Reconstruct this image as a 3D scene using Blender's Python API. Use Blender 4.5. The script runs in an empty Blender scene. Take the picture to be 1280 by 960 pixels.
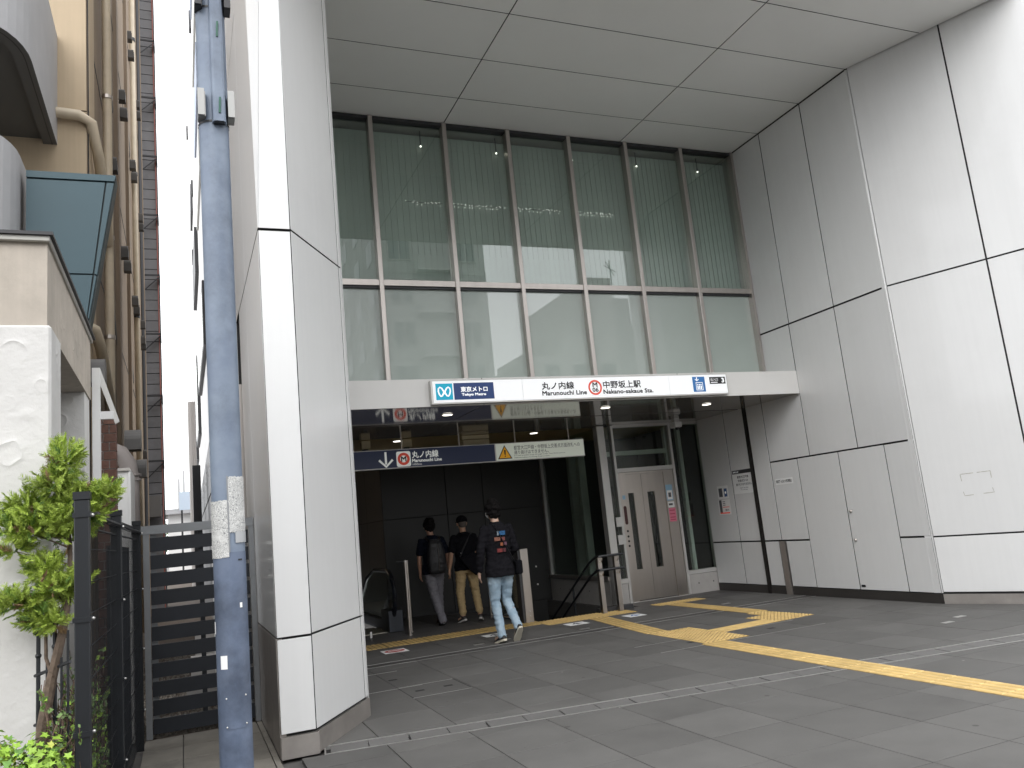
import bpy, bmesh, math, random
from mathutils import Vector, Matrix, noise as mnoise
R_=random.Random(7)
sc=bpy.context.scene; COL=sc.collection
PI=math.pi
# ------------------------------------------------------------------ camera
RIGHT=Vector((0.9230088464,-0.3722481517,-0.0973960112))
DOWN=Vector((-0.0245214224,0.1957010882,-0.9803569676))
FWD=Vector((0.3839965777,0.9072664425,0.1715057815))
cd=bpy.data.cameras.new('camera'); cam=bpy.data.objects.new('camera',cd); COL.objects.link(cam)
m=Matrix.Identity(4)
for i in range(3):
    m[i][0]=RIGHT[i]; m[i][1]=-DOWN[i]; m[i][2]=-FWD[i]
m[2][3]=1.5
cam.matrix_world=m
cd.sensor_width=36; cd.lens=1001.99/1280*36; cd.clip_start=.05; cd.clip_end=2000
sc.camera=cam
# ------------------------------------------------------------------ world, sun, exposure (overcast)
w=bpy.data.worlds.new('World'); sc.world=w; w.use_nodes=True
nt=w.node_tree; bg=nt.nodes['Background']
sky=nt.nodes.new('ShaderNodeTexSky'); sky.sky_type='NISHITA'; sky.sun_disc=False
sky.sun_elevation=math.radians(42); sky.sun_rotation=math.radians(205); sky.dust_density=4; sky.air_density=1.5
bw=nt.nodes.new('ShaderNodeHueSaturation'); bw.inputs['Saturation'].default_value=.12
nt.links.new(sky.outputs[0],bw.inputs['Color'])
mx=nt.nodes.new('ShaderNodeMix'); mx.data_type='RGBA'; mx.inputs[0].default_value=.72
mx.inputs[7].default_value=(20.5,20.8,21.3,1)     # the cloud sheet
nt.links.new(bw.outputs[0],mx.inputs[6]); nt.links.new(mx.outputs[2],bg.inputs['Color'])
bg.inputs['Strength'].default_value=.15
sl=bpy.data.lights.new('sun','SUN'); sl.energy=.55; sl.angle=math.radians(32); sl.color=(1,.97,.93)
so=bpy.data.objects.new('sun',sl); COL.objects.link(so)
az=math.radians(205); el=math.radians(42)
sd=Vector((math.sin(az)*math.cos(el),math.cos(az)*math.cos(el),math.sin(el)))
so.rotation_euler=sd.to_track_quat('Z','Y').to_euler()
sc.view_settings.view_transform='Standard'; sc.view_settings.look='None'; sc.view_settings.exposure=0.16; sc.view_settings.gamma=1
try: sc.cycles.max_bounces=10; sc.cycles.transparent_max_bounces=16; sc.cycles.caustics_reflective=False; sc.cycles.use_denoising=True
except Exception: pass

# ------------------------------------------------------------------ materials
MATS={}
def mat(name,col,rough=.6,metal=0,var=0,vscale=3,bump=0,bscale=60,coat=0,spec=.5,rand=0,streak=0,emit=None,estr=0,col2=None,stain=0,stretch=None,aniso=0):
    if name in MATS: return MATS[name]
    M=bpy.data.materials.new(name); M.use_nodes=True; n=M.node_tree; p=n.nodes['Principled BSDF']
    p.inputs['Base Color'].default_value=(*col,1); p.inputs['Roughness'].default_value=rough; p.inputs['Metallic'].default_value=metal
    p.inputs['Specular IOR Level'].default_value=spec
    if coat: p.inputs['Coat Weight'].default_value=coat; p.inputs['Coat Roughness'].default_value=.06
    if aniso: p.inputs['Anisotropic'].default_value=aniso
    if emit: p.inputs['Emission Color'].default_value=(*emit,1); p.inputs['Emission Strength'].default_value=estr
    g=n.nodes.new('ShaderNodeNewGeometry'); out=None
    def N(sc_,det=4,st=None,r=.6):
        x=n.nodes.new('ShaderNodeTexNoise'); x.inputs['Scale'].default_value=sc_; x.inputs['Detail'].default_value=det; x.inputs['Roughness'].default_value=r
        if st:
            mp=n.nodes.new('ShaderNodeMapping'); mp.inputs['Scale'].default_value=st; n.links.new(g.outputs['Position'],mp.inputs['Vector']); n.links.new(mp.outputs[0],x.inputs['Vector'])
        else: n.links.new(g.outputs['Position'],x.inputs['Vector'])
        return x
    cur=None
    def mul(fac_socket,lo,hi,f0=.3,f1=.7):
        nonlocal cur
        mr=n.nodes.new('ShaderNodeMapRange'); mr.inputs[1].default_value=f0; mr.inputs[2].default_value=f1; mr.inputs[3].default_value=lo; mr.inputs[4].default_value=hi
        n.links.new(fac_socket,mr.inputs[0])
        mm=n.nodes.new('ShaderNodeMix'); mm.data_type='RGBA'; mm.blend_type='MULTIPLY'; mm.inputs[0].default_value=1
        if cur is None: mm.inputs[6].default_value=(*col,1)
        else: n.links.new(cur,mm.inputs[6])
        n.links.new(mr.outputs[0],mm.inputs[7]); cur=mm.outputs[2]
    if col2:
        x=N(vscale,5); mr=n.nodes.new('ShaderNodeMapRange'); mr.inputs[1].default_value=.4; mr.inputs[2].default_value=.6; n.links.new(x.outputs[0],mr.inputs[0])
        mm=n.nodes.new('ShaderNodeMix'); mm.data_type='RGBA'; mm.inputs[6].default_value=(*col,1); mm.inputs[7].default_value=(*col2,1)
        n.links.new(mr.outputs[0],mm.inputs[0]); cur=mm.outputs[2]
    if var: mul(N(vscale,6,stretch).outputs[0],1-var,1+var)
    if streak: mul(N(3,5,(6,6,.18)).outputs[0],1-streak,1+streak*.35,.35,.62)
    if stain: mul(N(1.3,8,None,.7).outputs[0],1-stain,1,.33,.5)
    if rand:
        oi=n.nodes.new('ShaderNodeObjectInfo'); mul(oi.outputs['Random'],1-rand,1+rand,0,1)
    if cur is not None: n.links.new(cur,p.inputs['Base Color'])
    if bump:
        b=n.nodes.new('ShaderNodeBump'); b.inputs['Strength'].default_value=bump; b.inputs['Distance'].default_value=.01
        x=N(bscale,6,stretch); n.links.new(x.outputs[0],b.inputs['Height']); n.links.new(b.outputs[0],p.inputs['Normal'])
    MATS[name]=M; return M
def glass(name,tint,ior=1.5,refl=1.0,rough=0.0):
    if name in MATS: return MATS[name]
    M=bpy.data.materials.new(name); M.use_nodes=True; n=M.node_tree; n.nodes.remove(n.nodes['Principled BSDF'])
    o=n.nodes['Material Output']; t=n.nodes.new('ShaderNodeBsdfTransparent'); t.inputs[0].default_value=(*tint,1)
    gl=n.nodes.new('ShaderNodeBsdfGlossy'); gl.inputs['Roughness'].default_value=rough; gl.inputs[0].default_value=(refl,refl,refl,1)
    lw=n.nodes.new('ShaderNodeLayerWeight'); lw.inputs['Blend'].default_value=.5; f0=((ior-1)/(ior+1))**2
    pw=n.nodes.new('ShaderNodeMath'); pw.operation='POWER'; pw.inputs[1].default_value=5; n.links.new(lw.outputs['Facing'],pw.inputs[0])
    f=n.nodes.new('ShaderNodeMath'); f.operation='MULTIPLY_ADD'; f.inputs[1].default_value=1-f0; f.inputs[2].default_value=f0; n.links.new(pw.outputs[0],f.inputs[0]); mxx=n.nodes.new('ShaderNodeMixShader')
    n.links.new(f.outputs[0],mxx.inputs[0]); n.links.new(t.outputs[0],mxx.inputs[1]); n.links.new(gl.outputs[0],mxx.inputs[2]); n.links.new(mxx.outputs[0],o.inputs[0])
    MATS[name]=M; return M
WHITE=mat('white_enamel_panel',(.71,.71,.705),.3,0,var=.02,vscale=.7,rand=.035,streak=.014,stain=.025,coat=.35,bump=.012,bscale=1.2)
SOFF=mat('ceiling_enamel_panel',(.84,.84,.82),.36,0,var=.02,vscale=1,rand=.03,streak=.0,coat=.2)
JOINT=mat('dark_joint_sealant',(.018,.018,.018),.8)
STEEL=mat('brushed_steel',(.53,.485,.445),.32,1,var=.06,vscale=8,stretch=(1,1,.05),rand=.03)
BASEST=mat('steel_skirting',(.40,.37,.345),.45,.7,var=.12,vscale=4,stain=.15)
DKST=mat('dark_skirting',(.055,.05,.047),.4,.3,var=.1)
BRONZE=mat('brushed_bronze_frame',(.50,.46,.43),.35,.85,var=.06,vscale=10,stretch=(1,1,.05))
MIRR=mat('polished_metal_soffit',(.40,.375,.355),.07,.62,var=.04,vscale=.8,rand=.02)
FASC=mat('canopy_fascia_enamel',(.66,.65,.63),.4,0,var=.02,coat=.2)
TILE=mat('dark_stone_tile',(.110,.107,.102),.62,0,var=.10,vscale=2.2,rand=.11,bump=.12,bscale=180,stain=.10,spec=.35)
TILEDIM=mat('dimmed_stone_tile',(.075,.072,.07),.5,0,var=.08,vscale=3,rand=.05,bump=.05,bscale=150,spec=.35)  # the same stone, its colour darkened for the low light indoors
TILEA=mat('alley_tile',(.19,.175,.15),.75,0,var=.16,vscale=3,rand=.06,bump=.2,bscale=90,stain=.35)
DRAIN=mat('drain_cover_stone',(.128,.124,.12),.6,0,var=.08,vscale=5,rand=.05,bump=.1,bscale=150)
RIM=mat('steel_rim',(.62,.61,.59),.35,.8)
YEL=mat('yellow_tactile_resin',(.60,.42,.165),.6,0,var=.12,vscale=8,rand=.07,stain=.18,bump=.1,bscale=120)
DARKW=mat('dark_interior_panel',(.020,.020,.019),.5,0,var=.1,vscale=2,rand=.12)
BLACK=mat('black_void',(.006,.006,.006),.9)
CONC=mat('exposed_concrete',(.40,.385,.37),.75,0,var=.1,vscale=4,bump=.2,bscale=40,stain=.1)
CREAM=mat('cream_ceiling_paint',(.42,.33,.17),.6,0,var=.06)
FROST=mat('frosted_spandrel_glass',(.38,.435,.40),.25,0,var=.02,vscale=1,coat=1,spec=.3,rand=.03)
FROST.node_tree.nodes['Principled BSDF'].inputs['Coat IOR'].default_value=1.85; FROST.node_tree.nodes['Principled BSDF'].inputs['Coat Roughness'].default_value=0.0
GLASSU=glass('upper_window_glass',(.90,.94,.92),1.68)
GLASSD=glass('dark_lobby_glass',(.86,.90,.87),1.5,.95)
BLIND=mat('grey_green_blind_fabric',(.48,.53,.49),.8,0,var=.07,vscale=5,stretch=(1,1,.1))
ROOMW=mat('room_wall',(.35,.35,.33),.8)
LAMP=mat('lit_lamp_lens',(.9,.9,.85),.4,emit=(1,.96,.86),estr=3)
ALU=mat('light_aluminium',(.60,.59,.57),.4,.6,var=.04)
BLK=mat('black_painted_metal',(.008,.010,.013),.42,0,coat=.05,var=.15,vscale=10)
NAVYSL=mat('charcoal_gate_board',(.009,.0115,.017),.55,0,var=.15,vscale=6,rand=.12,bump=.05,bscale=60)
GATEM=mat('grey_gate_frame',(.22,.23,.24),.5,.3,var=.1)
POLE=mat('blue_grey_pole_paint',(.165,.205,.275),.5,0,col2=(.20,.245,.315),vscale=5,bump=.15,bscale=16,stain=.32)
STUC=mat('white_stucco',(.64,.63,.61),.85,0,var=.04,vscale=2,bump=.4,bscale=22,stain=.05)
STUCD=mat('weathered_stucco',(.47,.42,.36),.85,0,var=.1,vscale=3,bump=.4,bscale=7,streak=.06,stain=.18)
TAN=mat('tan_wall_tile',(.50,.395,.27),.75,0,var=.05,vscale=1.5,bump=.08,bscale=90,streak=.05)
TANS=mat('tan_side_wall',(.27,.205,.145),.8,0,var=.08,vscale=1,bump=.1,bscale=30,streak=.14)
CRPIPE=mat('cream_pipe_paint',(.54,.455,.335),.45,0,var=.08,vscale=5)
GRPIPE=mat('grey_brown_pipe',(.26,.235,.225),.45,0,var=.1)
GREYB=mat('grey_balcony_paint',(.42,.42,.43),.7,0,var=.05,vscale=3,bump=.08,bscale=60)
DGREYB=mat('dark_grey_balcony_edge',(.11,.11,.105),.7)
TEAL=mat('teal_metal_cladding',(.042,.082,.10),.5,.1,var=.05,vscale=2)
TEALD=mat('dark_teal_trim',(.03,.045,.045),.5)
DKGM=mat('dark_grey_metal',(.05,.05,.053),.5,.4)
GREYC=mat('grey_ceramic_cladding',(.20,.195,.20),.55,0,var=.12,vscale=1.5,rand=.06,stain=.2)
BRICKM=mat('red_brown_brick',(.15,.078,.058),.85,0,var=.2,vscale=20,rand=.15,bump=.3,bscale=60)
WPAINT=mat('white_paint',(.80,.80,.79),.6,0,var=.03)
ASPH=mat('asphalt',(.085,.085,.087),.85,0,var=.15,vscale=3,bump=.3,bscale=120)
BARK=mat('bark',(.13,.095,.07),.9,0,var=.3,vscale=30,bump=.7,bscale=60)
CON1=mat('conifer_leaf',(.36,.47,.07),.6,0,rand=0,var=.35,vscale=7)
CON2=mat('conifer_leaf_dark',(.12,.22,.035),.6,0,var=.3,vscale=9)
CON3=mat('conifer_leaf_brown',(.20,.13,.06),.7,0,var=.3,vscale=9)
SHR=mat('bright_shrub_leaf',(.26,.42,.05),.45,0,var=.3,vscale=8,spec=.4)
IVY=mat('small_ivy_leaf',(.11,.19,.045),.5,0,var=.4,vscale=15)
TWIG=mat('dry_twig',(.12,.075,.055),.85,0,var=.25,vscale=20)
GRAV=mat('gravel_stone',(.20,.18,.155),.9,0,var=.5,vscale=40)
SOIL=mat('soil',(.08,.06,.045),.95,0,var=.3,vscale=20,bump=.5,bscale=40)
def specks(M,scale,lo,hi,dark):
    n=M.node_tree; p=n.nodes['Principled BSDF']; old=p.inputs['Base Color'].links[0].from_socket
    g=n.nodes.new('ShaderNodeNewGeometry'); v=n.nodes.new('ShaderNodeTexVoronoi'); v.inputs['Scale'].default_value=scale; n.links.new(g.outputs['Position'],v.inputs['Vector'])
    sx=n.nodes.new('ShaderNodeSeparateColor'); n.links.new(v.outputs['Color'],sx.inputs[0]); ad=n.nodes.new('ShaderNodeMath'); ad.operation='MULTIPLY'; n.links.new(sx.outputs[0],ad.inputs[0]); ad.inputs[1].default_value=hi
    lt=n.nodes.new('ShaderNodeMath'); lt.operation='SUBTRACT'; n.links.new(ad.outputs[0],lt.inputs[0]); n.links.new(v.outputs['Distance'],lt.inputs[1])
    mr=n.nodes.new('ShaderNodeMapRange'); mr.inputs[1].default_value=lo; mr.inputs[2].default_value=lo+.02; n.links.new(lt.outputs[0],mr.inputs[0])
    m=n.nodes.new('ShaderNodeMix'); m.data_type='RGBA'; n.links.new(mr.outputs[0],m.inputs[0]); n.links.new(old,m.inputs[6]); m.inputs[7].default_value=(*dark,1); n.links.new(m.outputs[2],p.inputs['Base Color'])
specks(TILE,3.1,.02,.10,(.055,.053,.05)); specks(TILE,2.3,.03,.075,(.30,.29,.27))
def flat(name,c,rough=.5,e=0,coat=0): return mat(name,c,rough,emit=c if e else None,estr=e,coat=coat)
S_WHITE=flat('lit_sign_white',(.86,.87,.88),.4,.22); S_NAVY=flat('sign_navy',(.012,.035,.13),.3,.25,coat=.3); S_TEAL=flat('sign_teal',(.0,.30,.45),.3,.35)
S_BLK=flat('sign_black',(.012,.012,.014),.4); S_RED=flat('sign_red',(.62,.07,.04),.4,.25); S_ORG=flat('sign_amber',(.75,.36,.015),.4,.25)
S_PALE=flat('hanging_sign_pale',(.66,.70,.61),.4,.28); S_HNAVY=flat('hanging_sign_navy',(.018,.028,.075),.35,.12); S_HW=flat('hanging_sign_white',(.75,.77,.74),.4,.32)
S_BLUE=flat('sign_blue',(.03,.14,.36),.4,.2); S_PINK=flat('sticker_pink',(.70,.20,.28),.5); S_LB=flat('sticker_light_blue',(.30,.50,.66),.5)
PAPER=flat('paper_white',(.88,.88,.87),.7); GREYTXT=flat('grey_print',(.10,.10,.11),.6)
def shells(M,scale,strength):
    n=M.node_tree; p=n.nodes['Principled BSDF']; b0=p.inputs['Normal'].links[0].from_node
    g=n.nodes.new('ShaderNodeNewGeometry'); nz=n.nodes.new('ShaderNodeTexNoise'); nz.inputs['Scale'].default_value=scale*.9; n.links.new(g.outputs['Position'],nz.inputs['Vector'])
    ma=n.nodes.new('ShaderNodeVectorMath'); ma.operation='MULTIPLY_ADD'; ma.inputs[1].default_value=(.5/scale,)*3; n.links.new(nz.outputs['Color'],ma.inputs[0]); n.links.new(g.outputs['Position'],ma.inputs[2])
    v=n.nodes.new('ShaderNodeTexVoronoi'); v.feature='F1'; v.inputs['Scale'].default_value=scale; n.links.new(ma.outputs[0],v.inputs['Vector'])
    w_=n.nodes.new('ShaderNodeMath'); w_.operation='PINGPONG'; w_.inputs[1].default_value=.34; n.links.new(v.outputs['Distance'],w_.inputs[0])
    pw=n.nodes.new('ShaderNodeMath'); pw.operation='POWER'; pw.inputs[1].default_value=5; sc_=n.nodes.new('ShaderNodeMath'); sc_.operation='DIVIDE'; sc_.inputs[1].default_value=.34; n.links.new(w_.outputs[0],sc_.inputs[0]); n.links.new(sc_.outputs[0],pw.inputs[0])
    n2=n.nodes.new('ShaderNodeTexNoise'); n2.inputs['Scale'].default_value=scale*.7; n.links.new(g.outputs['Position'],n2.inputs['Vector']); mr=n.nodes.new('ShaderNodeMapRange'); mr.inputs[1].default_value=.45; mr.inputs[2].default_value=.6; n.links.new(n2.outputs[0],mr.inputs[0])
    ml=n.nodes.new('ShaderNodeMath'); ml.operation='MULTIPLY'; n.links.new(pw.outputs[0],ml.inputs[0]); n.links.new(mr.outputs[0],ml.inputs[1])
    b=n.nodes.new('ShaderNodeBump'); b.inputs['Strength'].default_value=strength; b.inputs['Distance'].default_value=.008; n.links.new(ml.outputs[0],b.inputs['Height']); n.links.new(b0.outputs[0],b.inputs['Normal']); n.links.new(b.outputs[0],p.inputs['Normal'])
shells(STUC,5.5,.62); shells(STUCD,5.5,.6)
# ------------------------------------------------------------------ object helpers
ORI={}
def link(o,parent=None):
    COL.objects.link(o)
    if parent is not None: o.parent=parent
    return o
def tag(o,label=None,cat=None,group=None,kind=None):
    if label: o['label']=label
    if cat: o['category']=cat
    if group: o['group']=group
    if kind: o['kind']=kind
    return o
def thing(name,label,cat,loc=(0,0,0),group=None,kind=None):
    o=bpy.data.objects.new(name,None); link(o); o.location=loc; o.empty_display_size=.1; ORI[o]=Vector(loc)
    return tag(o,label,cat,group,kind)
class MB:
    def __init__(s): s.v=[]; s.f=[]
    def add(s,v,f):
        b=len(s.v); s.v+= [tuple(x) for x in v]; s.f+=[tuple(i+b for i in q) for q in f]; return s
    def box(s,x0,x1,y0,y1,z0,z1):
        return s.add([(x0,y0,z0),(x1,y0,z0),(x1,y1,z0),(x0,y1,z0),(x0,y0,z1),(x1,y0,z1),(x1,y1,z1),(x0,y1,z1)],
          [(0,3,2,1),(4,5,6,7),(0,1,5,4),(1,2,6,5),(2,3,7,6),(3,0,4,7)])
    def prism(s,pts,z0,z1):
        n=len(pts); v=[(p[0],p[1],z0) for p in pts]+[(p[0],p[1],z1) for p in pts]
        return s.add(v,[tuple(range(n-1,-1,-1)),tuple(range(n,2*n))]+[(i,(i+1)%n,n+(i+1)%n,n+i) for i in range(n)])
    def slab(s,pts3,nrm,th):
        n=len(pts3); nv=Vector(nrm)*th; v=[Vector(p) for p in pts3]; v=v+[p-nv for p in v]
        return s.add(v,[tuple(range(n)),tuple(range(2*n-1,n-1,-1))]+[((i+1)%n,i,n+i,n+(i+1)%n) for i in range(n)])
    def tube(s,pts,r,seg=10,caps=True):
        pts=[Vector(p) for p in pts]; rr=r if isinstance(r,(list,tuple)) else [r]*len(pts); n=len(pts)
        rings=[]; up=None
        for i,p in enumerate(pts):
            d=(pts[min(i+1,n-1)]-pts[max(i-1,0)]).normalized()
            if up is None: up=d.orthogonal().normalized()
            up=(up-d*up.dot(d)).normalized(); sd_=d.cross(up)
            ri=rr[i]; rx,ry=(ri if isinstance(ri,(tuple,list)) else (ri,ri))
            rings.append([p+up*math.cos(2*PI*k/seg)*rx+sd_*math.sin(2*PI*k/seg)*ry for k in range(seg)])
        v=[q for g in rings for q in g]; f=[]
        for i in range(n-1):
            for k in range(seg):
                a=i*seg+k; b=i*seg+(k+1)%seg; f.append((a,b,b+seg,a+seg))
        if caps: f.append(tuple(range(seg-1,-1,-1))); f.append(tuple((n-1)*seg+k for k in range(seg)))
        return s.add(v,f)
    def cyl(s,c,r,z0,z1,seg=16): return s.tube([(c[0],c[1],z0),(c[0],c[1],z1)],r,seg)
    def ball(s,c,r,seg=10,rings=7,sc3=(1,1,1)):
        c=Vector(c); v=[]; f=[]
        for i in range(rings+1):
            t=PI*i/rings
            for k in range(seg):
                a=2*PI*k/seg; v.append(c+Vector((math.sin(t)*math.cos(a)*r*sc3[0],math.sin(t)*math.sin(a)*r*sc3[1],math.cos(t)*r*sc3[2])))
        for i in range(rings):
            for k in range(seg):
                a=i*seg+k; b=i*seg+(k+1)%seg; f.append((a,a+seg,b+seg,b))
        return s.add(v,f)
    def build(s,name,mt,parent=None,smooth=False,kind=None,bevel=0):
        o0=Vector((0,0,0))
        if parent is not None:
            p=parent
            while p is not None:
                if p in ORI: o0=ORI[p]; break
                p=p.parent
        me=bpy.data.meshes.new(name); me.from_pydata([tuple(Vector(v)-o0) for v in s.v],[],s.f); me.materials.append(mt)
        bm=bmesh.new(); bm.from_mesh(me); bmesh.ops.recalc_face_normals(bm,faces=bm.faces)
        if bevel: bmesh.ops.bevel(bm,geom=list(bm.edges),offset=bevel,segments=1,affect='EDGES')
        if smooth:
            for e in bm.edges:
                if len(e.link_faces)==2 and e.calc_face_angle(0)>.7: e.smooth=False
        bm.to_mesh(me); bm.free()
        if smooth:
            for q in me.polygons: q.use_smooth=True
        o=bpy.data.objects.new(name,me); link(o,parent)
        if kind: o['kind']=kind
        return o
def raw(name,v,f,mts,parent=None,mi=None,kind=None,smooth=False):
    me=bpy.data.meshes.new(name); me.from_pydata(v,[],f)
    for x in (mts if isinstance(mts,list) else [mts]): me.materials.append(x)
    if mi: me.polygons.foreach_set('material_index',mi)
    if smooth: me.polygons.foreach_set('use_smooth',[True]*len(me.polygons))
    o=bpy.data.objects.new(name,me); link(o,parent)
    if kind: o['kind']=kind
    return o
def box(name,mt,parent,x0,x1,y0,y1,z0,z1,bevel=0): return MB().box(x0,x1,y0,y1,z0,z1).build(name,mt,parent,bevel=bevel)
def inset(poly,g):
    n=len(poly); P=[Vector(p) for p in poly]
    A=sum(P[i].x*P[(i+1)%n].y-P[(i+1)%n].x*P[i].y for i in range(n))
    if A<0: P=P[::-1]
    out=[]
    for i in range(n):
        a,b,c=P[i-1],P[i],P[(i+1)%n]; d1=(b-a).normalized(); d2=(c-b).normalized()
        n1=Vector((-d1.y,d1.x)); n2=Vector((-d2.y,d2.x)); k=1+n1.dot(n2)
        out.append(b+(n1+n2)*(g/k))
    return out
def panel(name,poly,org,u,v,nrm,mt,parent,gap=.007,th=.02,bev=.002):
    """a cladding panel: polygon in (u,v) metres on the plane through org, facing nrm"""
    org=Vector(org);u=Vector(u);v=Vector(v);nrm=Vector(nrm)
    q=inset(poly,gap); q2=inset(poly,gap+bev)
    a=[org+u*p.x+v*p.y-nrm*bev for p in q]; b=[org+u*p.x+v*p.y for p in q2]; c=[x-nrm*th for x in a]; n=len(q)
    mb=MB(); f=[tuple(range(n,2*n))]+[(i,(i+1)%n,n+(i+1)%n,n+i) for i in range(n)]+[(2*n+i,2*n+(i+1)%n,(i+1)%n,i) for i in range(n)]
    mb.add(a+b+c,f); o=mb.build(name,mt,parent)
    if th<.05: o.data.materials.append(JOINT); o.data.polygons.foreach_set('material_index',[0]*(1+n)+[1]*n)
    return o
def rect(a0,a1,b0,b1): return [(a0,b0),(a1,b0),(a1,b1),(a0,b1)]
_fc={}
def textmesh(body,bold=0):
    k=(body,bold)
    if k in _fc: return _fc[k]
    c=bpy.data.curves.new('lettering','FONT'); c.body=body; c.offset=bold; c.resolution_u=2; c.fill_mode='FRONT'
    o=bpy.data.objects.new('lettering',c); COL.objects.link(o)
    bpy.context.view_layer.update(); dg=bpy.context.evaluated_depsgraph_get()
    me=bpy.data.meshes.new_from_object(o.evaluated_get(dg)); bpy.data.objects.remove(o); bpy.data.curves.remove(c)
    v=[tuple(x.co) for x in me.vertices]; f=[tuple(p.vertices) for p in me.polygons]; bpy.data.meshes.remove(me)
    _fc[k]=(v,f); return v,f
class PL:  # plane frame for flat prints
    def __init__(s,org,u,v): s.o=Vector(org); s.u=Vector(u); s.v=Vector(v); s.n=s.u.cross(s.v)
    def p(s,a,b,lift=0): return s.o+s.u*a+s.v*b+s.n*lift
def text(body,pl,a0,a1,b0,b1,mt,parent,lift=.002,bold=.012,name='lettering',fat=0):
    v,f=textmesh(body,bold)
    xs=[q[0] for q in v]; ys=[q[1] for q in v]; x0,x1,y0,y1=min(xs),max(xs),min(ys),max(ys)
    mb=MB(); dl_=fat*.5
    for i_,(dx_,dy_) in enumerate(((0,0),(dl_,dl_),(-dl_,dl_),(dl_,-dl_),(-dl_,-dl_)) if fat else ((0,0),)):
        mb.add([pl.p(a0+(q[0]-x0)/(x1-x0)*(a1-a0)+dx_,b0+(q[1]-y0)/(y1-y0)*(b1-b0)+dy_,lift+.00025*i_) for q in v],f)
    o0=Vector((0,0,0)); p=parent
    while p is not None:
        if p in ORI: o0=ORI[p]; break
        p=p.parent
    return raw(name,[tuple(Vector(q)-o0) for q in mb.v],mb.f,mt,parent)
def decal(name,poly,pl,mt,parent,lift=.0015,th=.0015):
    mb=MB(); mb.slab([pl.p(a,b,lift) for a,b in poly],pl.n,th); return mb.build(name,mt,parent)
def ribbon(name,pts,wd,pl,mt,parent,lift=.003,closed=False):
    P=[Vector(p) for p in pts]; n=len(P); v=[];f=[]
    for i in range(n):
        a=P[i-1] if (i or closed) else P[i]; b=P[(i+1)%n] if (i<n-1 or closed) else P[i]
        d=(b-a).normalized(); nn=Vector((-d.y,d.x))*wd/2
        v+=[pl.p(*(P[i]+nn),lift),pl.p(*(P[i]-nn),lift)]
    for i in range(n if closed else n-1):
        j=(i+1)%n; f.append((2*i,2*i+1,2*j+1,2*j))
    o0=Vector((0,0,0)); p=parent
    while p is not None:
        if p in ORI: o0=ORI[p]; break
        p=p.parent
    return raw(name,[tuple(Vector(q)-o0) for q in v],f,mt,parent)
def circ(cx,cy,r,n=28,a0=0,a1=2*PI,ry=None):
    ry=ry or r
    return [(cx+r*math.cos(a0+(a1-a0)*i/n),cy+ry*math.sin(a0+(a1-a0)*i/n)) for i in range(n)]
def rrect(a0,a1,b0,b1,r,n=4):
    o=[]
    for cx,cy,s in ((a1-r,b1-r,0),(a0+r,b1-r,1),(a0+r,b0+r,2),(a1-r,b0+r,3)):
        for i in range(n+1):
            t=PI/2*(s+i/n); o.append((cx+r*math.cos(t),cy+r*math.sin(t)))
    return o
def facing(y,x0=0,z0=0): return PL((x0,y,z0),(1,0,0),(0,0,1))   # plane facing -Y
def walled(x): return PL((x,0,0),(0,-1,0),(0,0,1))              # plane facing -X ; u = -Y

# =================================================================== GROUND
g=MB().box(-300,300,-300,-3.2,-.35,-.13).build('road',ASPH); tag(g,'dark asphalt road running past the station square','road',kind='structure')
# base slab under the paving, with the two stair wells left open
mb=MB(); mb.box(-300,300,-3.2,11.66,-.3,-.03); mb.box(-300,2.42,11.66,300,-.3,-.03); mb.box(3.32,4.93,11.66,300,-.3,-.03); mb.box(6.55,300,11.66,300,-.3,-.03)
mb.box(2.42,3.32,11.66,13.5,-.3,-.03); mb.box(4.93,6.55,14.9,300,-.3,-.03); mb.box(2.42,3.32,22,300,-.3,-.03)
gs=mb.build('ground',mat('ground_bed',(.10,.095,.09),.9,var=.1)); tag(gs,kind='structure')
pv=thing('pavement',None,None); pv['kind']='structure'
# drain runs slightly askew from the paving grid
D0=Vector((.938,6.276)); D1=Vector((7.091,5.376)); dd=(D1-D0).normalized(); dn=Vector((-dd.y,dd.x))
def sideof(x,y): return (Vector((x,y))-D0).dot(dn)
def clip(poly,c,n_,keep):   # keep points with (p-c).n_ * keep >=0
    out=[]
    for i in range(len(poly)):
        a=Vector(poly[i]);b=Vector(poly[(i+1)%len(poly)]);da=(a-c).dot(n_)*keep;db=(b-c).dot(n_)*keep
        if da>=0: out.append(a)
        if da*db<0: out.append(a+(b-a)*(da/(da-db)))
    return out
_tm={}
def tile(poly,mt,z=0.0,gap=.0036,dz=0):
    # share a mesh between alike square tiles
    P=[Vector(p) for p in poly]
    if len(P)<3: return None
    c=sum(P,Vector((0,0)))/len(P); key=(mt.name,tuple((round(p.x-c.x,3),round(p.y-c.y,3)) for p in P))
    if key not in _tm:
        A=abs(sum(P[i].x*P[(i+1)%len(P)].y-P[(i+1)%len(P)].x*P[i].y for i in range(len(P)))/2)
        if A<.004: return None
        q=inset([p-c for p in P],gap); q2=inset([p-c for p in P],gap+.0008); n=len(q)
        v=[(*p,-.001) for p in q]+[(*p,0) for p in q2]+[(*p,-.03) for p in q]
        f=[tuple(range(n,2*n))]+[(i,(i+1)%n,n+(i+1)%n,n+i) for i in range(n)]+[(2*n+i,2*n+(i+1)%n,(i+1)%n,i) for i in range(n)]
        me=bpy.data.meshes.new('paving_tile'); me.from_pydata([tuple(x) for x in v],[],f); me.materials.append(mt)
        _tm[key]=me
    o=bpy.data.objects.new('paving_tile',_tm[key]); link(o,pv); o.location=(c.x,c.y,z+dz); return o
S=.602; X0=1.349; Y0=4.125
SPL=[Vector((8.76,7.6)),Vector((9.9,4.73))]
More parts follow.
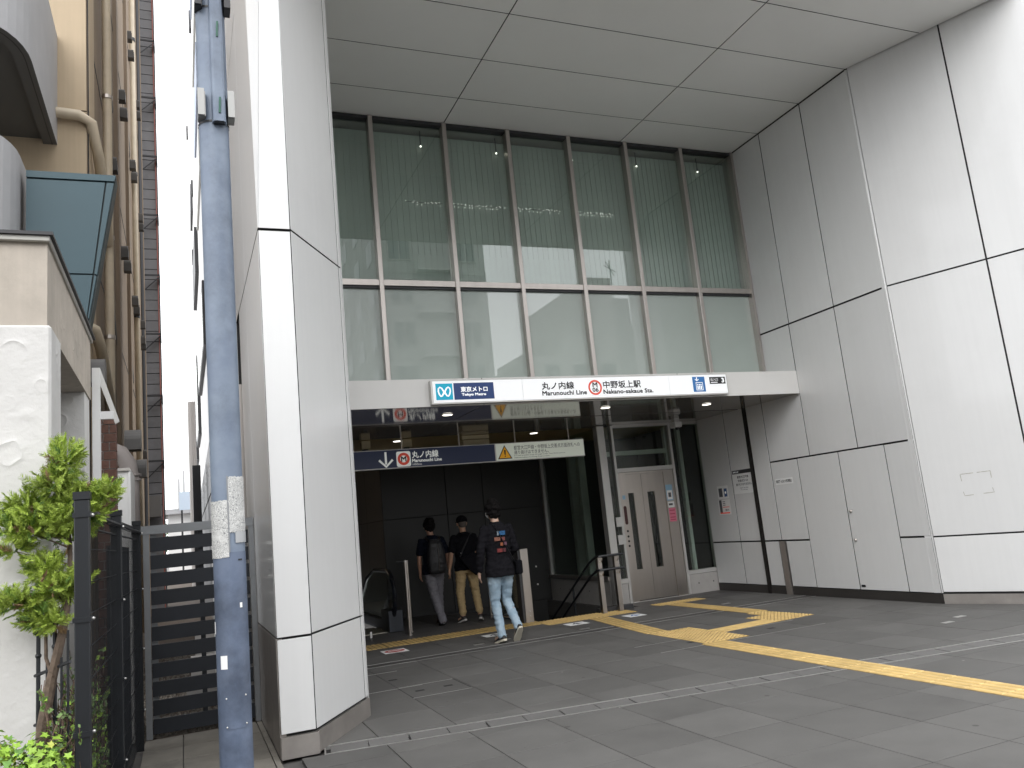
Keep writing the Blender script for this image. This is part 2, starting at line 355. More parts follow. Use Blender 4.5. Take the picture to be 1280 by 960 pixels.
pil_n=Vector((.846,-.533))
DW=.245
for i in range(-1,14):
    for j in range(-2,10):
        x0=X0+S*i; y0=Y0+S*j; x1=x0+S; y1=min(y0+S,9.83)
        if y0>=9.8: continue
        if y0<3.5 and (x0<1.0 or x0>7.2): continue
        if x0> 9.0-(y0-5)*.1 and y0<4.5 and x0>8.6: continue
        if x1<.95 and y0>6.2: continue
        base=[(x0,y0),(x1,y0),(x1,y1),(x0,y1)]
        if y0>6.9 and x0>8.7: continue
        if y0>7.4: base=[(min(p[0],8.75),p[1]) for p in base]
        ck=[Vector(p) for p in base]
        s=[sideof(*p) for p in ck]
        dz=R_.uniform(-.0006,.0006)
        if min(s)>=DW or max(s)<=0: tile(ck,TILE,dz=dz)
        else:
            if max(s)>DW: tile(clip(ck,D0+dn*DW,dn,1),TILE,dz=dz)
            if min(s)<0: tile(clip(ck,D0,dn,-1),TILE,dz=dz)
for i in range(0,13):       # interior paving behind the shutter line
    for j in range(0,9):
        x0=X0+S*i; x1=min(x0+S,8.8); y0=10.07+S*j; y1=y0+S
        cx=(x0+x1)/2; cy=(y0+y1)/2
        if 4.93<x1 and x0<6.55 and y1>11.66:
            if y0<11.6: y1=11.66
            else: continue
        if cx>6.5 and cy>12.4: continue
        if 2.42<cx<3.32 and cy>13.5: continue
        if cy>14.9: continue
        if x1-x0<.1: continue
        tile([(x0,y0),(x1,y0),(x1,y1),(x0,y1)],TILEDIM if y0>11.0 else TILE)
# shutter track : two steel rails with a dark strip between
tr=thing('shutter_track','twin steel floor rails across the station entrance mouth','floor track',(5,9.95,0))
MB().box(1.5,8.75,9.845,10.055,-.028,-.001).build('track_bed',TILEDIM,tr)
for y in (9.835,10.052): box('rail',RIM,tr,1.5,8.75,y,y+.014,-.028,.0015)
# drainage channel
dr=thing('drain_channel','long steel rimmed drainage channel crossing the paving at a slant','drain',(D0.x,D0.y,0))
def q2(a,b): p=D0+dd*a+dn*b; return (p.x,p.y)
L=8.1; a=0; k=0
while a<L-.1:
    b=min(a+(.29 if k==0 else (.30 if k%2 else .305)),L)
    MB().prism([q2(a+.005 if k%2 else a+.014,.012),q2(b-.003,.012),q2(b-.003,DW-.014),q2(a+.005 if k%2 else a+.014,DW-.014)],-.03,-.001).build('drain_cover',DRAIN,dr); a=b; k+=1
for b0 in (-.002,DW-.010): MB().prism([q2(-.02,b0),q2(L,b0),q2(L,b0+.013),q2(-.02,b0+.013)],-.03,.003).build('rim',RIM,dr)
MB().prism([q2(-.03,-.002),q2(-.018,-.002),q2(-.018,DW),q2(-.03,DW)],-.03,.003).build('rim',RIM,dr)
MB().prism([q2(-.03,-.01),q2(L,-.01),q2(L,DW),q2(-.03,DW)],-.04,-.025).build('channel_bed',JOINT,dr)
# thin metal expansion strips and inspection hatch frames in the floor
def floorline(parent,x0,y0,x1,y1,wd=.008,mt=RIM,z=.0012):
    d=Vector((x1-x0,y1-y0)).normalized(); nn=Vector((-d.y,d.x))*wd/2
    MB().prism([(x0+nn.x,y0+nn.y),(x1+nn.x,y1+nn.y),(x1-nn.x,y1-nn.y),(x0-nn.x,y0-nn.y)],-.004,z).build('frame_strip',mt,parent)
for (x0,x1,y0,y1,lab,sides) in ((1.95,2.53,7.69,8.31,'small square floor hatch with two lifting holes near the left pillar',4),
    (4.68,6.95,7.73,8.28,'long floor hatch with thin steel edges under the yellow tactile junction',2),
    (1.5,2.2,8.28,9.35,'narrow floor hatch beside the foot of the left pillar',2)):
    h=thing('floor_hatch',lab,'floor hatch',((x0+x1)/2,(y0+y1)/2,0))
    floorline(h,x0,y0,x1,y0); floorline(h,x0,y1,x1,y1)
    if sides==4: floorline(h,x0,y0,x0,y1,mt=JOINT); floorline(h,x1,y0,x1,y1,mt=JOINT)
    for t in (.25,.75): box('lifting_hole',JOINT,h,x0+(x1-x0)*t-.045,x0+(x1-x0)*t+.045,(y0+y1)/2-.03,(y0+y1)/2+.03,-.004,.001)
# ---- tactile paving
def bars_mesh(n=4):
    mb=MB(); mb.box(-.1485,.1485,-.1485,.1485,-.02,.004)
    for k in range(n):
        c=-.1485+.297*(k+.5)/n; mb.add([(c-.026,-.146,.004),(c+.026,-.146,.004),(c+.026,.146,.004),(c-.026,.146,.004),(c-.020,-.140,.010),(c+.020,-.140,.010),(c+.020,.140,.010),(c-.020,.140,.010)],[(4,5,6,7),(0,1,5,4),(1,2,6,5),(2,3,7,6),(3,0,4,7)])
    return mb
def dots_mesh(n=5):
    mb=MB(); mb.box(-.1485,.1485,-.1485,.1485,-.02,.004)
    for i in range(n):
        for j in range(n):
            cx=-.1485+.297*(i+.5)/n; cy=-.1485+.297*(j+.5)/n
            v=[(cx+.022*math.cos(a*PI/3),cy+.022*math.sin(a*PI/3),.004) for a in range(6)]+[(cx+.017*math.cos(a*PI/3),cy+.017*math.sin(a*PI/3),.010) for a in range(6)]
            mb.add(v,[tuple(range(6,12))]+[(a,(a+1)%6,6+(a+1)%6,6+a) for a in range(6)])
    return mb
YELD=mat('dirty_shaded_groove',(.36,.25,.10),.75,0,var=.25,vscale=14,stain=.2)  # groove dirt, deepened to stand for the shade between shallow bars
def mk(mb,name):
    me=bpy.data.meshes.new(name); me.from_pydata(mb.v,[],mb.f); me.materials.append(YEL); me.materials.append(YELD)
    me.polygons.foreach_set('material_index',[1]*6+[0]*(len(mb.f)-6)); return me
TB=mk(bars_mesh(),'tactile_tile'); TD=mk(dots_mesh(),'tactile_tile')
def tac(parent,kind,x,y,rot=0,sx=1,sy=1):
    o=bpy.data.objects.new('tactile_tile',TB if kind=='b' else TD); link(o,parent); o.location=Vector((x,y,0))-ORI[parent]; o.rotation_euler=(0,0,rot); o.scale=(sx,sy,1)
t=thing('tactile_strip','yellow striped warning strip in front of the escalator behind the pillar','tactile paving',(3.2,11.6,0.0))
for i in range(11): tac(t,'b',1.95+.3*i-.12,11.60,0,.98,1.72)
t=thing('tactile_strip','yellow dotted warning strip at the head of the stairs','tactile paving',(5.6,11.36,0))
for i in range(5):
    for j in range(2): tac(t,'d',5.05+.3*i,11.23+.27*j,0,1,.9)
t=thing('tactile_path','yellow guide path from the stairs down to the front edge of the square','tactile paving',(5.6,8,0))
for j in range(7):
    y=10.93-.3*j; tac(t,'b',5.40+(y-8.8)*.135,y,-.12)
for i in range(2):
    for j in range(4): tac(t,'d',5.44+.297*i,8.82-.297*j)
y=7.63
while y>2.6: tac(t,'b',5.39,y,0,1.06,1); y-=.297
t=thing('tactile_path','yellow guide path looping round to the lift doors','tactile paving',(7,9.5,0))
def fr(u,v): return (6.035+.297*(u*.996-v*.09),8.42+.297*(u*.09+v*.996))
for i in range(3): tac(t,'b',*fr(i,0),PI/2+.09)
for i in (3,4):
    for j in (0,1): tac(t,'d',*fr(i,j),.09)
tac(t,'d',*fr(4,2),.09)
for j in range(7): tac(t,'b',7.22,9.40+.297*j)
for i in range(3): tac(t,'d',7.10+.297*i,11.49,0,1,1)
# floor stickers
def sticker(label,x0,x1,y0,y1,c1,mark):
    s_=thing('floor_sticker',label,'floor sticker',((x0+x1)/2,(y0+y1)/2,.001)); pl=PL((0,0,.001),(1,0,0),(0,1,0))
    decal('sheet',rect(x0,x1,y0,y1),pl,PAPER,s_,.002)
    cx,cy=(x0+x1)/2,(y0+y1)/2
    if mark=='no':
        decal('red_disc',circ(cx,cy,.135,20,ry=.11),pl,flat('sticker_red',(.45,.03,.03)),s_,.0045); decal('white_bar',[(cx-.09,cy-.02),(cx+.09,cy-.02),(cx+.09,cy+.02),(cx-.09,cy+.02)],pl,PAPER,s_,.007)
    else:
        mt=c1; ribbon('arrow',[(cx-.07,cy-.05),(cx,cy+.06),(cx+.07,cy-.05)],.03,pl,mt,s_,.0055); ribbon('arrow_stem',[(cx,cy+.05),(cx,cy-.10)],.03,pl,mt,s_,.0055)
sticker('red and white no entry floor sticker before the escalator',2.40,2.72,10.76,11.08,None,'no')
sticker('grey and white arrow floor sticker by the foot of the striding man',3.84,4.15,10.84,11.10,GREYTXT,'a')
sticker('white arrow floor sticker at the left end of the stair head',5.06,5.37,10.70,10.96,GREYTXT,'a')
sticker('small blue and white arrow floor sticker right of the tactile path',6.0,6.28,10.62,10.90,S_BLUE,'a')
for (x,y,lab) in ((3.55,10.35,'left of the two steel floor sockets behind the track by the men'),(3.95,10.42,'right of the two steel floor sockets behind the track by the men'),(5.05,10.25,'steel floor socket left of the yellow guide path'),(7.6,10.5,'steel floor socket near the lift path'),(7.62,6.62,'steel plate set in the paving near the splayed wall'),(8.0,6.78,'steel plate set in the paving touching the splayed wall corner')):
    s_=box('floor_socket',RIM,None,x-.07,x+.07,y-.035,y+.035,-.01,.0022); tag(s_,lab,'floor socket')
# alley paving and bed
for i in range(-2,2):
    for j in range(0,5):
        x0=-.335+.3*(i+2)-.0; y0=5.6+.46*j
        if x0>.6: continue
        tile([(x0,y0),(min(x0+.3,.612),y0),(min(x0+.3,.612),y0+.46),(x0,y0+.46)],TILEA)
for j in range(0,2): # in front of pillar, left
    pass
gb=MB().box(-.9,.612,7.95,60,-.03,-.012).build('alley_ground',SOIL); tag(gb,kind='structure')
v=[];f=[]
for k in range(2600):
    x=R_.uniform(-.6,.6); y=8.0+R_.random()**1.6*7; r=R_.uniform(.012,.03); z=.0; b=len(v); a=R_.random()*6
    for q in range(3): v.append((x+r*math.cos(a+q*2.1),y+r*math.sin(a+q*2.1),z-.01))
    v.append((x+r*.2,y,z+r*.7)); f+=[(b,b+1,b+3),(b+1,b+2,b+3),(b+2,b,b+3)]
gv=raw('gravel',v,f,GRAV); tag(gv,'brown gravel covering the alley floor behind the slatted gate','gravel',kind='stuff')
gd=MB().box(-3,-.47,-1,4.6,-.03,.35).build('planting_bed',SOIL); tag(gd,kind='structure')

# =================================================================== STATION BUILDING
st=thing('station_building','large white panelled station entrance building with tall recessed glass front','building',(5,10.26,0))
# backing walls (dark, seen only in the joints)
cj=MB()
cj.prism([(.640,6.385),(.865,6.385),(1.425,7.28),(1.425,10.3),(1.425,16),(.640,16)],0.0,4.1)
cj.prism([(.90,6.46),(1.425,7.28),(1.425,16),(.66,16),(.66,6.80)],4.1,9.5)
cj.prism([(8.775,7.61),(9.93,4.71),(12,4.71),(12,16),(8.86,16),(8.86,12.24),(8.775,12.24)],0,12.5)
cj.box(1.43,8.77,10.45,16,7.345,12.5); cj.prism([(1.43,5.66),(9.56,5.66),(8.775,7.62),(8.775,10.45),(1.43,10.45)],7.335,12.5)
cj.build('backing_wall',JOINT,st)
# --- left pillar : front face, diagonal face, side face
ZJ=[.845,4.02]
U=(1,0,0);V=(0,0,1)
F=lambda poly,mt=WHITE: panel('wall_panel',poly,(0,6.36,0),U,V,(0,-1,0),mt,st,gap=.006)
F(rect(.617,.874,.165,.835)); F(rect(.617,.874,.84,4.02)); F([(.617,4.03),(.874,4.03),(.892,9.5),(.851,9.5)])
box('skirting',BASEST,st,.619,.889,6.345,6.40,0,.15)
dg=Vector((1.45-.874,7.28-6.362,0)); dl=dg.length; dg.normalize(); dnn=Vector((dg.y,-dg.x,0))
for z0,z1 in ((.165,.84),(.845,4.03),(4.035,12)):
    panel('wall_panel',rect(.003,dl-.075,z0,z1),(.874,6.362,0),dg,V,dnn,WHITE,st,gap=.005)
    panel('wall_panel',rect(dl-.07,dl-.005,z0,z1),(.874,6.362,0),dg,V,dnn,WHITE,st,gap=.004)
MB().prism([(.893,6.385),(1.462,7.285),(1.43,7.31),(.865,6.41)],0,.15).build('skirting',BASEST,st)
MB().prism([(1.455,7.283),(1.425,7.30),(1.425,10.28),(1.455,10.28)],0,12).build('return_panel',WHITE,st)
# side face along the alley
Sd=lambda poly: panel('wall_panel',poly,(.617,0,0),(0,1,0),V,(-1,0,0),WHITE,st,gap=.005)
sy=[6.362,7.78,9.2,10.62,12.1,13.6,15.9]
for i in range(6):
    y0,y1=sy[i],sy[i+1]
    Sd(rect(y0,y1,4.03,6.9)) if i else Sd([(y0+.0,4.03),(y1,4.03),(y1,9.5),(y0+.37,9.5)])
    Sd(rect(y0,y1,6.91,9.5)) if i else None
    if i<2: Sd(rect(y0,min(y1,8.75),.845,4.02)); 
    else: Sd(rect(y0,y1,3.25,4.02))
    if i<1: MB().box(.615,.66,y0+.02,8.75,0,.835).build('skirting_panel',BASEST,st)
MB().slab([(.6185,6.3615,4.04),(.851,6.362,9.5),(.619,6.73,9.5)],(-.845,-.535,0),.02).build('chamfer_panel',WHITE,st)
box('side_opening',BLACK,st,.60,.64,9.0,11.8,0,3.2)
MB().box(.59,.625,8.86,8.93,0,3.25).build('opening_frame',BRONZE,st)
# --- right wall, X = 8.75
W=lambda poly,mt=WHITE,nm='wall_panel': panel(nm,poly,(8.75,0,0),(0,1,0),V,(-1,0,0),mt,st,gap=.0075)
for a,b in ((7.61,8.55),(8.55,9.49),(9.49,10.24)): W(rect(a,b,4.13,7.30))
for a,b in ((7.61,8.55),(8.55,9.50),(9.50,10.40)): W(rect(a,b,2.075,4.12))
W(rect(10.40,10.81,.835,3.5)); W(rect(10.90,11.43,.835,3.2)); W(rect(11.43,12.215,.835,3.2))
W(rect(7.61,8.10,.835,2.065)); W(rect(7.61,8.10,.125,.825))
W(rect(9.78,10.40,.835,2.065)); W(rect(9.78,10.31,.125,.825)); W(rect(10.47,10.81,.125,.825))
W(rect(10.90,11.43,.125,.825)); W(rect(11.43,12.215,.125,.825))
box('service_pipe_cover',BRONZE,st,8.735,8.78,10.33,10.45,0,.82)
box('shutter_guide',mat('dark_guide_metal',(.03,.027,.025),.4,.6),st,8.73,8.79,10.825,10.885,0,3.03)
box('skirting',DKST,st,8.755,8.80,7.62,12.22,0,.118)
# service door pair
for a,b,kn in ((8.935,9.78,None),(8.10,8.93,8.865)):
    d=panel('service_door',rect(a,b,.125,2.065),(8.75,0,0),(0,1,0),V,(-1,0,0),WHITE,st,gap=.005)
    if kn:
        for z in (1.213,.811): MB().ball((8.742,kn,z),.022).build('knob',STEEL,d,smooth=True)
        box('latch_slot',S_BLK,d,8.744,8.752,8.83,8.90,.165,.195)
# --- splayed wall
sp=Vector((9.208-8.76,6.473-7.6,0)).normalized(); sn=Vector((sp.y,-sp.x,0)); sn=-sn if sn.x>0 else sn
Wp=lambda poly: panel('wall_panel',poly,(8.76,7.6,0),sp,V,sn,WHITE,st,gap=.010)
for a,b in ((.0,1.213),(1.213,2.43),(2.43,3.2)):
    for z0,z1 in ((.135,.825),(.825,4.13),(4.13,8.0),(8.0,12)): Wp(rect(a,b,z0,z1))
MB().slab([Vector((8.76,7.6,0))+sp*a-sn*.001+Vector((0,0,z)) for a,z in ((.0,0),(3.2,0),(3.2,.118),(0,.118))],sn,.03).build('skirting',BASEST,st)
# narrow light edge strip at the bend
MB().slab([(8.748,7.625,7.30),(8.748,7.72,.13),(8.762,7.605,.13),(8.762,7.603,7.30)],(-1,0,0),.015).build('edge_strip',WHITE,st)
# splay wall marks (old tape residue)
tp=PL(Vector((8.76,7.6,0))+sn*.001,sp,(0,0,1))
def sdist(x,y): return (Vector((x,y,0))-Vector((8.76,7.6,0))).dot(sp)
a0=sdist(8.928,7.178); a1=sdist(9.053,6.862)
resid=mat('tape_residue',(.42,.41,.36),.9,0,var=.4,vscale=60)
tr_=thing('tape_residue','faint rectangular outline of old tape on the splayed wall','tape mark',(8.95,7.1,1.4))
for P in ([(a0,1.565),(a0+.15,1.568)],[(a0+.19,1.568),(a1,1.572)],[(a0,1.56),(a0+.005,1.48)],[(a1,1.57),(a1,1.49)],[(a0,1.35),(a0+.01,1.30),(a0+.11,1.305)],[(a1-.12,1.31),(a1,1.315),(a1-.01,1.37)]):
    ribbon('residue_strip',P,.008,tp,resid,tr_,.0012)
# --- main ceiling panels
Cx=[1.46,3.645,6.585,9.6]; Cy=[5.62,6.665,7.61,8.55,9.495,10.25]
def wallx(y): return 8.745 if y>=7.6 else 8.745+(7.6-y)*(9.208-8.76)/(7.6-6.473)
for i in range(3):
    for j in range(5):
        x0,x1=Cx[i],Cx[i+1]; y0,y1=Cy[j],Cy[j+1]
        poly=[(x0,y0),(min(x1,wallx(y0)),y0),(min(x1,wallx(y1)),y1),(x0,y1)]
        panel('ceiling_panel',poly,(0,0,7.307),(1,0,0),(0,1,0),(0,0,-1),SOFF,st,gap=.0065)
for i in range(3):
    x0,x1=Cx[i],Cx[i+1]
    panel('wall_panel',rect(x0+(0 if i else -.02),x1,7.30,12),(0,5.60,0),U,V,(0,-1,0),WHITE,st,gap=.008)
# --- glazed front, Y = 10.26
mul_x=[2.555,3.635,4.63,5.645,6.655,7.70]
XM=[1.46]+mul_x+[8.74]
for x in mul_x: box('mullion',BRONZE,st,x-.032,x+.032,10.16,10.30,3.40,7.30,bevel=.004)
box('mullion',BRONZE,st,8.70,8.745,10.16,10.30,3.40,7.30)
for i in range(7):
    a,b=XM[i]+(.032 if i else 0),XM[i+1]-(.032 if i<6 else .04)
    box('transom',BRONZE,st,a,b,10.18,10.30,4.825,4.905); box('transom',DKGM,st,a,b,10.18,10.30,7.26,7.30)
    wn=box('window_frame',DKGM,st,a,b,10.275,10.30,4.80,4.925)
    box('window_pane',GLASSU,wn,a,b,10.255,10.262,4.905,7.26)
    box('spandrel_pane',FROST,wn,a,b,10.255,10.265,3.40,4.825)
    box('rebate',DKGM,wn,a,b,10.21,10.254,4.795,4.825) 
    # vertical blinds
    mb=MB(); n=int((b-a+.07)/.085)
    for k in range(n):
        x=a-.034+(b-a+.068)*(k+.5)/n; hw=(b-a+.068)/n*.505
        mb.add([(x-hw,10.430,4.5),(x+hw,10.438,4.5),(x+hw,10.438,7.2),(x-hw,10.430,7.2)],[(0,1,2,3)])
    o=mb.build('blind',BLIND,wn); o['kind']='stuff'
# upper room
rm=MB(); rm.box(1.43,8.77,10.31,15.5,4.2,4.3); rm.box(1.43,8.77,15.5,15.6,4.2,7.3); rm.box(1.43,8.77,10.31,15.5,7.25,7.30); rm.box(1.43,1.46,10.31,15.5,4.3,7.25); rm.box(8.74,8.77,10.31,15.5,4.3,7.25)
rm.build('upper_room',ROOMW,st)
MB().box(1.44,8.76,10.275,10.30,3.2,4.83).build('spandrel_backing',ROOMW,st)
for i,x in enumerate((3.33,4.51,5.79,6.96,8.15)):
    o=thing('room_lamp',['first','second','third','fourth','fifth'][i]+' bright ceiling lamp from the left behind the tall upper glass','lamp',(x,10.5,7.2),'lamps behind the upper glass')
    MB().tube([(x,10.38,7.00),(x,10.38,7.018)],.011,10).build('lens',LAMP,o); MB().tube([(x,10.38,7.02),(x,10.38,7.25)],.008,6).build('stem',DKGM,o)
# rows of glowing specks standing in for light through the perforated blinds
for i,(xa,xb) in enumerate(((3.05,3.6),(3.78,4.55),(4.75,5.5),(5.8,6.45))):
    o=thing('light_specks',['first','second','third','fourth'][i]+' row from the left of glowing specks standing for light through the blinds','light specks',((xa+xb)/2,10.5,6.15),'rows of glowing specks behind the glass')
    mb=MB(); x=xa
    while x<xb:
        for dz in (-.02,.015,.03):
            if R_.random()<.55: q=x+R_.uniform(-.018,.018); mb.box(q,q+.006,10.40,10.406,6.13+dz,6.137+dz)
        x+=.055
    mb.build('light_points',mat('blind_light_speck',(.9,.9,.9),.4,emit=(1,.97,.92),estr=1.6),o,kind='stuff'); MB().box(xa,xb,10.408,10.412,6.155,6.158).build('cable',DKGM,o)  # glowing specks, with a cable, stand in for light through the blinds

# =================================================================== CANOPY
cn=thing('entrance_canopy','flat entrance canopy with pale front edge and polished underside','canopy',(5,9.49,3.03))
box('core',JOINT,cn,1.46,8.745,9.515,12.55,3.06,3.375)
for a,b in ((1.46,3.6),(3.605,6.58),(6.585,8.748)):
    panel('fascia_panel',rect(a,b,3.03,3.385),(0,9.49,0),U,V,(0,-1,0),FASC,cn,gap=.0015)
    panel('top_panel',rect(a,b,9.50,10.27),(0,0,3.387),(1,0,0),(0,1,0),(0,0,1),FASC,cn,gap=.002)
    for y0,y1 in ((9.495,10.93),(10.99,12.50)):
        panel('soffit_panel',rect(max(a,1.46),b,y0,y1),(0,0,3.03),(1,0,0),(0,1,0),(0,0,-1),MIRR,cn,gap=.003)
ic=MB().box(1.46,8.74,12.52,20,3.04,3.2).build('inner_ceiling',CREAM,cn)
# downlights
for i,(x,y,lab) in enumerate(((3.32,10.16,'oval ceiling downlight under the canopy, left one behind the blue metro sign'),(5.70,10.10,'oval ceiling downlight under the middle of the canopy'),(7.53,10.19,'oval ceiling downlight under the canopy near the right wall'),
   (3.30,12.86,'dim downlight in the inner ceiling above the escalator'),(5.71,12.74,'dim downlight in the inner ceiling above the stairs'))):
    o=thing('downlight',lab,'ceiling light',(x,y,3.03),'downlights in the canopy ceiling')
    MB().cyl((x,y),.078,3.022,3.034,20).build('trim_ring',ALU,o); MB().cyl((x,y),.066,3.018,3.03,20).build('lens',LAMP,o)
# CCTV domes and box
for x,lab in ((2.74,'cream dome camera at the far left behind the hanging sign'),(3.42,'cream dome camera hanging from the ceiling above the blue sign')):
    o=thing('security_camera',lab,'camera',(x,12.75,3.0),'dome cameras in the lobby ceiling'); box('housing',mat('cream_plastic',(.72,.62,.40),.5),o,x-.075,x+.075,12.68,12.82,2.90,3.035,bevel=.01)
    MB().ball((x,12.75,2.89),.055).build('dome',S_BLK,o,smooth=True)
o=thing('ceiling_box','cream two tier box fixed to the ceiling behind the hanging sign','box',(4.6,12.75,3.0)); box('upper_case',MATS['cream_plastic'],o,4.36,4.84,12.66,12.9,2.97,3.035); box('lower_case',MATS['cream_plastic'],o,4.37,4.83,12.64,12.9,2.86,2.955)
o=thing('security_camera','small white camera under the canopy beside the lift glass','camera',(7.98,11.75,3.0)); box('bracket',ALU,o,7.93,8.03,11.70,11.80,2.97,3.03); box('housing',WPAINT,o,7.91,8.05,11.66,11.84,2.87,2.965,bevel=.01); MB().ball((7.98,11.72,2.86),.035).build('lens',S_BLK,o,smooth=True)

# =================================================================== LIT SIGN ON THE CANOPY
sg=thing('station_sign','long lit white station sign with black lettering on the canopy edge','sign',(5.1,9.43,3.2))
box('sign_box',ALU,sg,2.885,7.375,9.405,9.488,3.045,3.352,bevel=.004)
pl=facing(9.402); 
for a,b in ((2.91,4.12),(4.124,6.365),(6.369,7.35)): decal('lit_face',rect(a,b,3.065,3.335),pl,S_WHITE,sg,.001,.002)
decal('logo_panel',rect(2.946,3.166,3.098,3.305),pl,S_TEAL,sg,.0025); decal('name_panel',rect(3.182,3.720,3.095,3.308),pl,S_NAVY,sg,.0025)
# heart shaped M mark
def heart(cx,cy,s,wd,pl,mt,parent,lift):
    pts=[(-.03,-.16),(.07,.06),(.19,.27),(.32,.34),(.44,.25),(.46,.04),(.40,-.18),(.29,-.33),(.18,-.30),(.08,-.12),(0,.06)]
    for sg_ in (1,-1): ribbon('logo_mark',[(cx+sg_*x*s,cy+y*s) for x,y in pts],wd,pl,mt,parent,lift)
heart(3.056,3.20,.17,.020,pl,flat('print_white',(.85,.86,.87),.5,.35),sg,.0055); PW=MATS['print_white']
text('東京メトロ',pl,3.275,3.632,3.192,3.258,PW,sg,.0055,0,fat=.004); text('Tokyo Metro',pl,3.283,3.607,3.133,3.174,PW,sg,.0055,0,fat=.004)
text('丸ノ内線',pl,4.398,4.868,3.190,3.288,S_BLK,sg,.003,0,fat=.0045); text('Marunouchi Line',pl,4.396,5.05,3.112,3.170,S_BLK,sg,.003,.0,fat=.005)
ribbon('line_ring',circ(5.185,3.199,.091,36),.026,pl,S_RED,sg,.003,closed=True)
text('M',pl,5.150,5.220,3.206,3.266,S_BLK,sg,.004,.0,fat=.005); text('06',pl,5.142,5.230,3.140,3.196,S_BLK,sg,.004,0,fat=.004)
text('中野坂上駅',pl,5.313,5.900,3.183,3.284,S_BLK,sg,.003,0,fat=.0045); text('Nakano-sakaue Sta.',pl,5.306,6.090,3.108,3.165,S_BLK,sg,.003,.0,fat=.005)
decal('lift_symbol',rect(6.762,6.972,3.093,3.311),pl,S_BLUE,sg,.0025)
ribbon('symbol_arrow',[(6.835,3.305),(6.835,3.258)],.014,pl,PW,sg,.0045); ribbon('symbol_arrow',[(6.805,3.275),(6.835,3.250),(6.865,3.275)],.012,pl,PW,sg,.005)
ribbon('symbol_cabin',[(6.815,3.118),(6.925,3.118),(6.925,3.225),(6.815,3.225)],.012,pl,PW,sg,.005,closed=True)
for x in (6.842,6.870,6.898): decal('symbol_person',circ(x,3.195,.010,8),pl,PW,sg,.0045); decal('symbol_person',rect(x-.009,x+.009,3.13,3.18),pl,PW,sg,.0045)
decal('exit_panel',rect(7.055,7.330,3.200,3.302),pl,S_BLK,sg,.0025)
text('3',pl,7.262,7.310,3.216,3.288,PW,sg,.0045,.04); text('出入口',pl,7.075,7.20,3.245,3.285,PW,sg,.0045,.0); decal('print_rule',rect(7.075,7.19,3.218,3.228),pl,PW,sg,.0045)

# =================================================================== HANGING SIGN
hg=thing('hanging_sign','navy and pale double panel sign hanging on rods over the entrance','sign',(4.45,12.3,2.68))
box('case',ALU,hg,2.08,6.435,12.30,12.40,2.532,2.832); pl=facing(12.298)
decal('navy_panel',rect(2.09,4.780,2.545,2.82),pl,S_HNAVY,hg,.001); decal('pale_panel',rect(4.800,6.425,2.545,2.82),pl,S_PALE,hg,.001)
HW=S_HW
ribbon('arrow_stem',[(2.953,2.795),(2.953,2.60)],.034,pl,HW,hg,.004); ribbon('arrow_head',[(2.845,2.672),(2.953,2.565),(3.061,2.672)],.036,pl,HW,hg,.0045)
decal('line_badge',rrect(3.122,3.352,2.552,2.792,.03),pl,HW,hg,.003); ribbon('line_ring',circ(3.237,2.672,.077,30),.042,pl,S_RED,hg,.0065,closed=True)
text('M',pl,3.197,3.277,2.634,2.710,S_BLK,hg,.006,.0,fat=.006)
text('丸ノ内線',pl,3.378,3.808,2.675,2.785,HW,hg,.0035,0,fat=.005); text('Marunouchi Line',pl,3.374,3.858,2.612,2.660,HW,hg,.0035,.0,fat=.005); text('100m',pl,3.378,3.525,2.562,2.592,HW,hg,.0035,.005)
decal('warning_triangle',[(4.825,2.568),(5.080,2.568),(4.955,2.797)],pl,S_BLK,hg,.003); decal('warning_triangle',[(4.850,2.583),(5.055,2.583),(4.955,2.768)],pl,S_ORG,hg,.0052)
decal('exclamation_mark',[(4.946,2.635),(4.964,2.635),(4.971,2.715),(4.939,2.715)],pl,S_BLK,hg,.0075); decal('exclamation_mark',circ(4.955,2.612,.011,8),pl,S_BLK,hg,.0075)
text('都営大江戸線・中野坂上交差点方面改札への',pl,5.12,6.352,2.705,2.780,GREYTXT,hg,.0035,.004); text('通り抜けはできません。',pl,5.12,5.752,2.632,2.698,GREYTXT,hg,.0035,.004)
text('It is not possible to go through to the Toei Oedo Line or',pl,5.12,6.06,2.598,2.624,GREYTXT,hg,.0035,0); text('Nakano-sakaue Crossing District Gate.',pl,5.12,5.77,2.562,2.588,GREYTXT,hg,.0035,0)
for x in (2.2,3.23,4.19,5.18,6.18): MB().cyl((x,12.35),.011,2.83,3.03,8).build('rod',STEEL,hg)

# =================================================================== INTERIOR
iw=thing('lobby_walls','dark panelled inner walls around the stairs and escalator','wall',(5,14.8,0))
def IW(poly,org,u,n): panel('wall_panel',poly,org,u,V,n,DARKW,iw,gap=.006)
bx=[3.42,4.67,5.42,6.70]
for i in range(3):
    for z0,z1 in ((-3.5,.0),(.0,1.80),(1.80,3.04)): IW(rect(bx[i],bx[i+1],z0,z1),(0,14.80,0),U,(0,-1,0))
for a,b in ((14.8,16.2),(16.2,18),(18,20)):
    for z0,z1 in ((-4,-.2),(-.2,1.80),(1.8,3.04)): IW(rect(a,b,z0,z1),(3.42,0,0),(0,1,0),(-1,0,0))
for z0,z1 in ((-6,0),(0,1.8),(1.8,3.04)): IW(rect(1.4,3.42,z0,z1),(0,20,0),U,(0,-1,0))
MB().box(3.43,6.75,14.83,15,-4,3.04).box(3.45,3.6,15,20.2,-4,3.04).box(1.3,3.6,20.03,20.2,-6,3.04).build('backing_wall',JOINT,iw)
